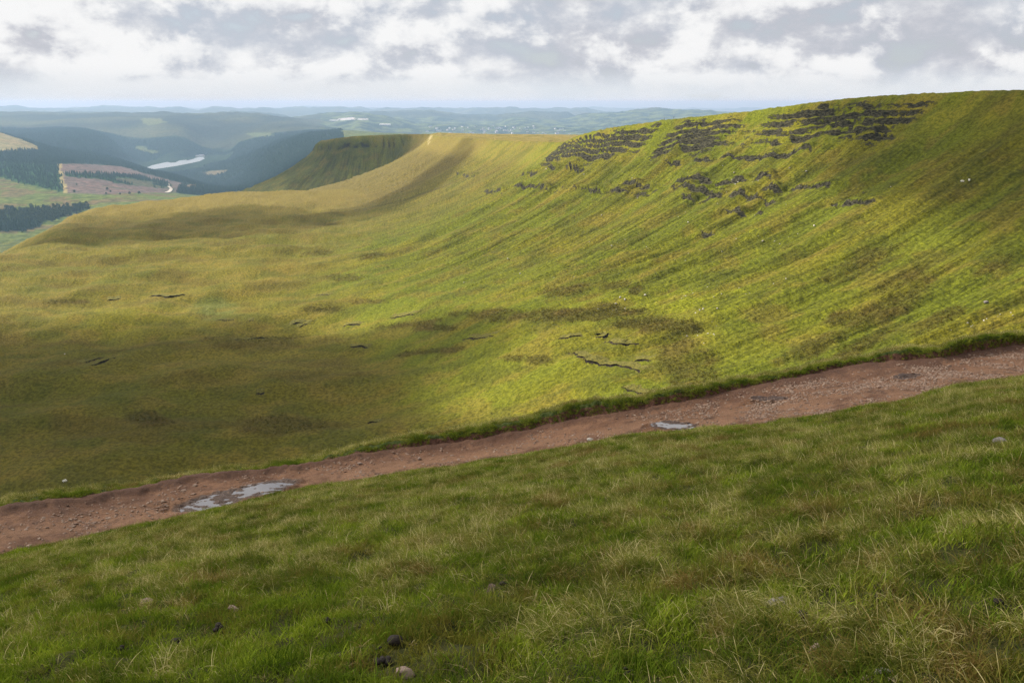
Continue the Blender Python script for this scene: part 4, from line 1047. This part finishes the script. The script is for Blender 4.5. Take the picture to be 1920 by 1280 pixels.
# stones on the path: the ones one can point at, then their many like
PSTONES = [(1107, 820, 13, 'palestone', 'pale cream stone on the path near its grassy edge, brightest of the path stones'),
           (331, 985, 12, 'greystone', 'dark stone on the left part of the path below the long puddle'),
           (1612, 731, 15, 'greystone', 'grey flat stone in the grass edge of the path at right'),
           (1455, 793, 16, 'tanstone', 'tan slab at the near edge of the path right of centre'),
           (787, 858, 11, 'tanstone', 'tan stone under the bank just left of the middle of the path'),
           (675, 868, 11, 'tanstone', 'buff stone on the path right of the long puddle'),
           (1502, 703, 16, 'redstone', 'reddish block fallen from the bank at right of centre')]
for i, (px, py, w, mt, lab) in enumerate(PSTONES):
    p = path_at(px, py) if i != 2 else hill_at(px, py + 2); s_ = px_size(p, w) / 2
    o = link('stone', rock_mesh('stone', (s_ * 1.05, s_ * .8, s_ * .62), M[mt], 600 + i, 2, 6, 0.12), loc=p + Vector((0, 0, s_ * .28)), label=lab, category='stone', group='larger stones on the path'); o.rotation_euler.z = i * 1.3
slabs = [rock_mesh('stone', (0.085, 0.065, 0.030), M['redstone'], 700 + i, 2, 6, 0.12, True) for i in range(8)]
rg = random.Random(5)
for i in range(150):
    px = rg.choice((rg.uniform(10, 1910), rg.uniform(1400, 1910), rg.uniform(1250, 1910)))
    a = math.atan(ray(px, 800)[0]); f_ = rg.uniform(.08, .86); rn, rf = float(RN(np.array([a]))[0]), float(RF(np.array([a]))[0]); r = rn + (rf - rn) * f_
    x, y = math.sin(a) * r, math.cos(a) * r
    if any(((x - c[0]) ** 2 + (y - c[1]) ** 2) < (hl * .8) ** 2 for c, dv, hl, hw, lv in PUD): continue
    o = link('stone', slabs[i % 8], loc=(x, y, float(path_z(np.array([a]), np.array([r]))[0]) + 0.008), label=('small reddish stone half set in the earth at the left end of the path' if px < 640 else 'small reddish stone half set in the middle stretch of the path' if px < 1280 else 'small reddish stone in the rubble at the right end of the path'), category='stone', group=('small stones at the left end of the path' if px < 640 else 'small stones of the middle stretch of the path' if px < 1280 else 'rubble at the right end of the path'))
    k = rg.uniform(.45, 1.5); o.scale = (k, k, k * rg.uniform(.7, 1.3)); o.rotation_euler = (rg.uniform(-.25, .25), rg.uniform(-.25, .25), rg.uniform(0, 6.28))

# ------------------------------------------------------------------ pale stones and scree on the ridge
bits = [rock_mesh('scree_bit', (0.55, 0.42, 0.30), M['palestone'], 950 + i, 1, 4, 0.1, True) for i in range(4)]
scatter('scree', valley.data, 'scree', source_collection('scree_stock', bits), 0.10, 0.25, 0.95, 0.5, seed=111)
big_p = ground_at(1848, 568)
link('boulder', rock_mesh('boulder', (1.0, 0.75, 0.55), M['greystone'], 801, 3, 7), loc=big_p + Vector((0, 0, 0.2)), label='lone grey boulder on the green slope just above the path bank at right', category='boulder')
bl8 = [rock_mesh('boulder', (0.95, 0.7, 0.6), M['palestone'], 810 + i, 2, 6) for i in range(5)]
for i, (px, py) in enumerate(((1355, 312), (1376, 326), (1185, 335), (1195, 373), (1128, 404), (1290, 419), (1147, 461), (1372, 343), (1379, 346), (1384, 342), (1353, 553), (1319, 580), (1312, 584), (1345, 581), (1172, 563), (1155, 571),
                             (1288, 633), (1163, 560), (1512, 322), (1480, 318), (1670, 352), (1526, 425), (1430, 455), (1462, 458), (1024, 317), (1095, 328), (870, 531), (952, 487), (975, 515), (122, 664), (1304, 588), (1210, 556))):
    p = ground_at(px, py); o = link('boulder', bl8[i % 5], loc=p + Vector((0, 0, .15)), label='small pale stone lying on the grassy valley slope', category='boulder', group='pale stones on the valley slopes')
    k = 0.42 + 0.4 * ((i * 37) % 10) / 10; o.scale = (k, k, k); o.rotation_euler.z = i

# ------------------------------------------------------------------ peat banks cut into the moor
m, t = new_mat('peat'); pos = t.node('ShaderNodeNewGeometry').outputs['Position']; pk = t.attr('peat'); n1 = t.noise(pos, 1.3, 5, 0.7)
cg = t.mix(t.map(n1, 0.35, 0.65), (0.052, 0.050, 0.009), (0.150, 0.130, 0.026)); cpt = t.mix(t.map(n1, 0.4, 0.7), (0.010, 0.008, 0.005), (0.050, 0.034, 0.020))
finish(t, principled(t, t.mix(t.map(t.math('ADD', pk, t.math('MULTIPLY', t.math('SUBTRACT', n1, 0.5), 0.7)), 0.4, 0.6), cg, cpt), 0.95, 0.1, t.bump(n1, 0.8, 0.4))); M['peat'] = m
PEAT = [([(280, 557), (300, 556), (320, 558), (348, 553)], 1.9), ([(160, 680), (176, 676), (192, 671)], 1.2), ([(172, 685), (195, 679), (212, 671)], 1.2), ([(200, 564), (226, 561)], .9), ([(545, 610), (560, 607), (576, 609)], 1.0),
        ([(560, 614), (572, 610)], .8), ([(642, 613), (656, 609), (676, 610)], 1.4), ([(728, 598), (750, 594), (777, 589)], 1.0), ([(655, 651), (676, 650), (692, 652)], 1.0), ([(462, 603), (476, 601)], .8), ([(870, 636), (900, 634), (926, 631)], .8),
        ([(1048, 635), (1070, 632), (1092, 629)], .9), ([(1118, 633), (1130, 631), (1142, 626)], 1.2), ([(1136, 640), (1160, 645), (1198, 645)], 1.0), ([(1070, 663), (1086, 670), (1102, 677), (1118, 683), (1142, 688), (1176, 688), (1202, 699)], 1.5),
        ([(1185, 679), (1200, 676), (1222, 677)], .8), ([(688, 795), (707, 792)], 1.0), ([(1165, 726), (1180, 733), (1206, 739)], .8), ([(480, 739), (496, 736)], .6), ([(440, 637), (470, 636), (510, 634)], .7), ([(590, 555), (620, 553)], .7), ([(405, 601), (440, 600)], .6)]
for i, (pts, hh) in enumerate(PEAT):
    P = catmull(np.array([ground_at(*q)[:] for q in pts]), 0.8); n = len(P); tt = np.gradient(P[:, :2], axis=0); tt /= np.linalg.norm(tt, axis=1)[:, None] + 1e-9
    nn = np.stack((-tt[:, 1], tt[:, 0]), 1); nn *= np.where((nn * P[:, :2]).sum(1) > 0, -1, 1)[:, None]      # towards the open hollow
    w = np.sin(np.linspace(0, math.pi, n)) ** .5; ar = np.arange(n) * .8
    h = 0.65 * hh * w * np.clip(.75 + .8 * perlin(ar / 4, 0 * ar, 400 + i), .15, 1.3); wv = .8 * perlin(ar / 3, 0 * ar + .4, 430 + i) + .4 * perlin(ar / 1.1, 0 * ar + .2, 431 + i)
    V = []; pk = []
    rows = ((-7, -.35, 0), (-3, .62, 0), (-.5, .98, 0), (.12, .92, .3), (.10, .70, 1), (-.05, .35, 1), (.25, .05, 1), (1.1, -.12, .35), (2.4, -.30, 0))
    base = [valley_z(P[:, 0] + nn[:, 0] * (o_ + wv), P[:, 1] + nn[:, 1] * (o_ + wv))[0] for o_, _, _ in rows]
    for k, (o_, z_, q_) in enumerate(rows):
        xy = P[:, :2] + nn * (o_ + wv)[:, None]
        zz = (base[k] if abs(o_) > 1 else base[3]) + z_ * h - (0.25 if k in (0, len(rows) - 1) else 0)
        V += [(a_, b_, c_) for (a_, b_), c_ in zip(xy, zz)]; pk += [q_] * n
    structure('peat_bank', mesh_np('peat_bank', V, grid_quads(len(rows), n), {'peat': pk}, M['peat']))

# ------------------------------------------------------------------ trees that stand apart in the left valley
m, t = new_mat('bark'); finish(t, principled(t, (0.06, 0.045, 0.032), 0.95, 0.1)); M['bark'] = m
def trunk_mesh():
    bm = bmesh.new(); bmesh.ops.create_cone(bm, segments=7, radius1=.42, radius2=.16, depth=6, cap_ends=True, matrix=Matrix.Translation((0, 0, 3)))
    for q in range(3):
        an = q * 2.1; bmesh.ops.create_cone(bm, segments=5, radius1=.16, radius2=.06, depth=3.4, cap_ends=True, matrix=Matrix.Translation((math.cos(an) * 1.0, math.sin(an) * 1.0, 6.0)) @ Matrix.Rotation(.7, 4, Vector((-math.sin(an), math.cos(an), 0))))
    me = bpy.data.meshes.new('trunk'); bm.to_mesh(me); bm.free(); me.shade_smooth(); me.materials.append(M['bark']); return me
trunk_me = trunk_mesh()
def far_at(px, py, y0, y1):
    u, w = ray(px, py); ys = np.arange(y0, y1, 5.0); z = far_z(u * ys, ys); h = np.nonzero(z >= w * ys)[0]; i = h[0] if len(h) else len(ys) - 1
    return Vector((u * ys[i], ys[i], z[i]))
rg = random.Random(9)
TREES = [(rg.uniform(80, 165), rg.uniform(386, 402), 2400) for _ in range(9)] + [(rg.uniform(118, 330), rg.uniform(361, 366), 2800) for _ in range(6)] + [(rg.uniform(335, 455), rg.uniform(346, 355), 3000) for _ in range(10)] + [(201, 357, 3000), (144, 348, 3000)]
for i, (px, py, y0) in enumerate(TREES):
    p = far_at(px, py, y0, y0 + 3500); e = link('tree', None, loc=p, category='tree')
    if i < 9: e['label'] = 'green broadleaf tree at the edge of the wood in the lower left valley'; e['group'] = 'trees by the wood'
    elif i < 15: e['label'] = 'small tree on the hillside below the felled forest'; e['group'] = 'trees below the felled forest'
    elif i < 25: e['label'] = 'tree in the valley bottom below the reservoir'; e['group'] = 'trees below the reservoir'
    elif i == 25: e['label'] = 'lone dark tree standing on the felled brown hillside'
    else: e['label'] = 'single tree at the lower end of the pale forest boundary'
    k = rg.uniform(.7, 1.15); e.scale = (k, k, k); e.rotation_euler.z = i
    link('trunk', trunk_me, e); link('crown', brs[i % 4], e)

# ------------------------------------------------------------------ far buildings
m, t = new_mat('render_wall'); finish(t, principled(t, (0.55, 0.54, 0.52), 0.9, 0.2)); M['wall'] = m
m, t = new_mat('slate_roof'); finish(t, principled(t, (0.16, 0.16, 0.18), 0.8, 0.3)); M['slate'] = m
m, t = new_mat('white_sheet'); finish(t, principled(t, (0.80, 0.80, 0.80), 0.6, 0.3)); M['sheet'] = m
def house_parts(L, Wd, H, rh):
    wall = mesh_np('wall', [(-L, -Wd, -3), (L, -Wd, -3), (L, Wd, -3), (-L, Wd, -3), (-L, -Wd, H), (L, -Wd, H), (L, Wd, H), (-L, Wd, H), (-L, 0, H + rh), (L, 0, H + rh)],
                   [(0, 1, 5, 4), (1, 2, 6, 5), (2, 3, 7, 6), (3, 0, 4, 7), (4, 8, 7, 7), (5, 6, 9, 9)][:4], None, M['wall'], False)
    e = 0.5
    roof = mesh_np('roof', [(-L - e, -Wd - e, H - .2), (L + e, -Wd - e, H - .2), (L + e, 0, H + rh), (-L - e, 0, H + rh), (L + e, Wd + e, H - .2), (-L - e, Wd + e, H - .2), (-L - e, -Wd - e, H - .5), (L + e, -Wd - e, H - .5), (L + e, Wd + e, H - .5), (-L - e, Wd + e, H - .5)],
                   [(0, 1, 2, 3), (3, 2, 4, 5), (6, 7, 1, 0), (5, 4, 8, 9), (0, 3, 5, 9), (1, 8, 4, 2)], None, M['slate'], False)
    return wall, roof
hw, hr_ = house_parts(13, 6, 7, 4)
rg = random.Random(21)
for i in range(70):
    px = rg.uniform(800, 1068); py = rg.choice((rg.uniform(236, 242), rg.uniform(240, 256), rg.gauss(246, 3)))
    p = far_at(px, py, 8600, 14500); e = link('house', None, loc=p, label='tiny white walled house in the far hazy town behind the saddle', category='house', group='houses of the far town')
    e.rotation_euler.z = rg.uniform(0, 3.14); k = rg.uniform(.9, 1.7); e.scale = (k, k, k); link('wall', hw, e); link('roof', hr_, e)
ww, wr = house_parts(70, 16, 12, 4); wr.materials[0] = M['sheet']
p = far_at(722, 235, 9000, 15000); e = link('warehouse', None, loc=p, label='long white warehouse far off in the haze, below the pale quarry', category='warehouse'); link('wall', ww, e); link('roof', wr, e)
for (px, py, nm, lab, sc) in ((371, 294.5, 'house', 'small white building by the far end of the reservoir, left of two', 1.6), (379, 294, 'house', 'small white building by the far end of the reservoir, right of two', 1.9)):
    p = far_at(px, py, 8000, 10500); e = link(nm, None, loc=p, label=lab, category='house'); e.scale = (sc,) * 3; link('wall', hw, e); link('roof', hr_, e)
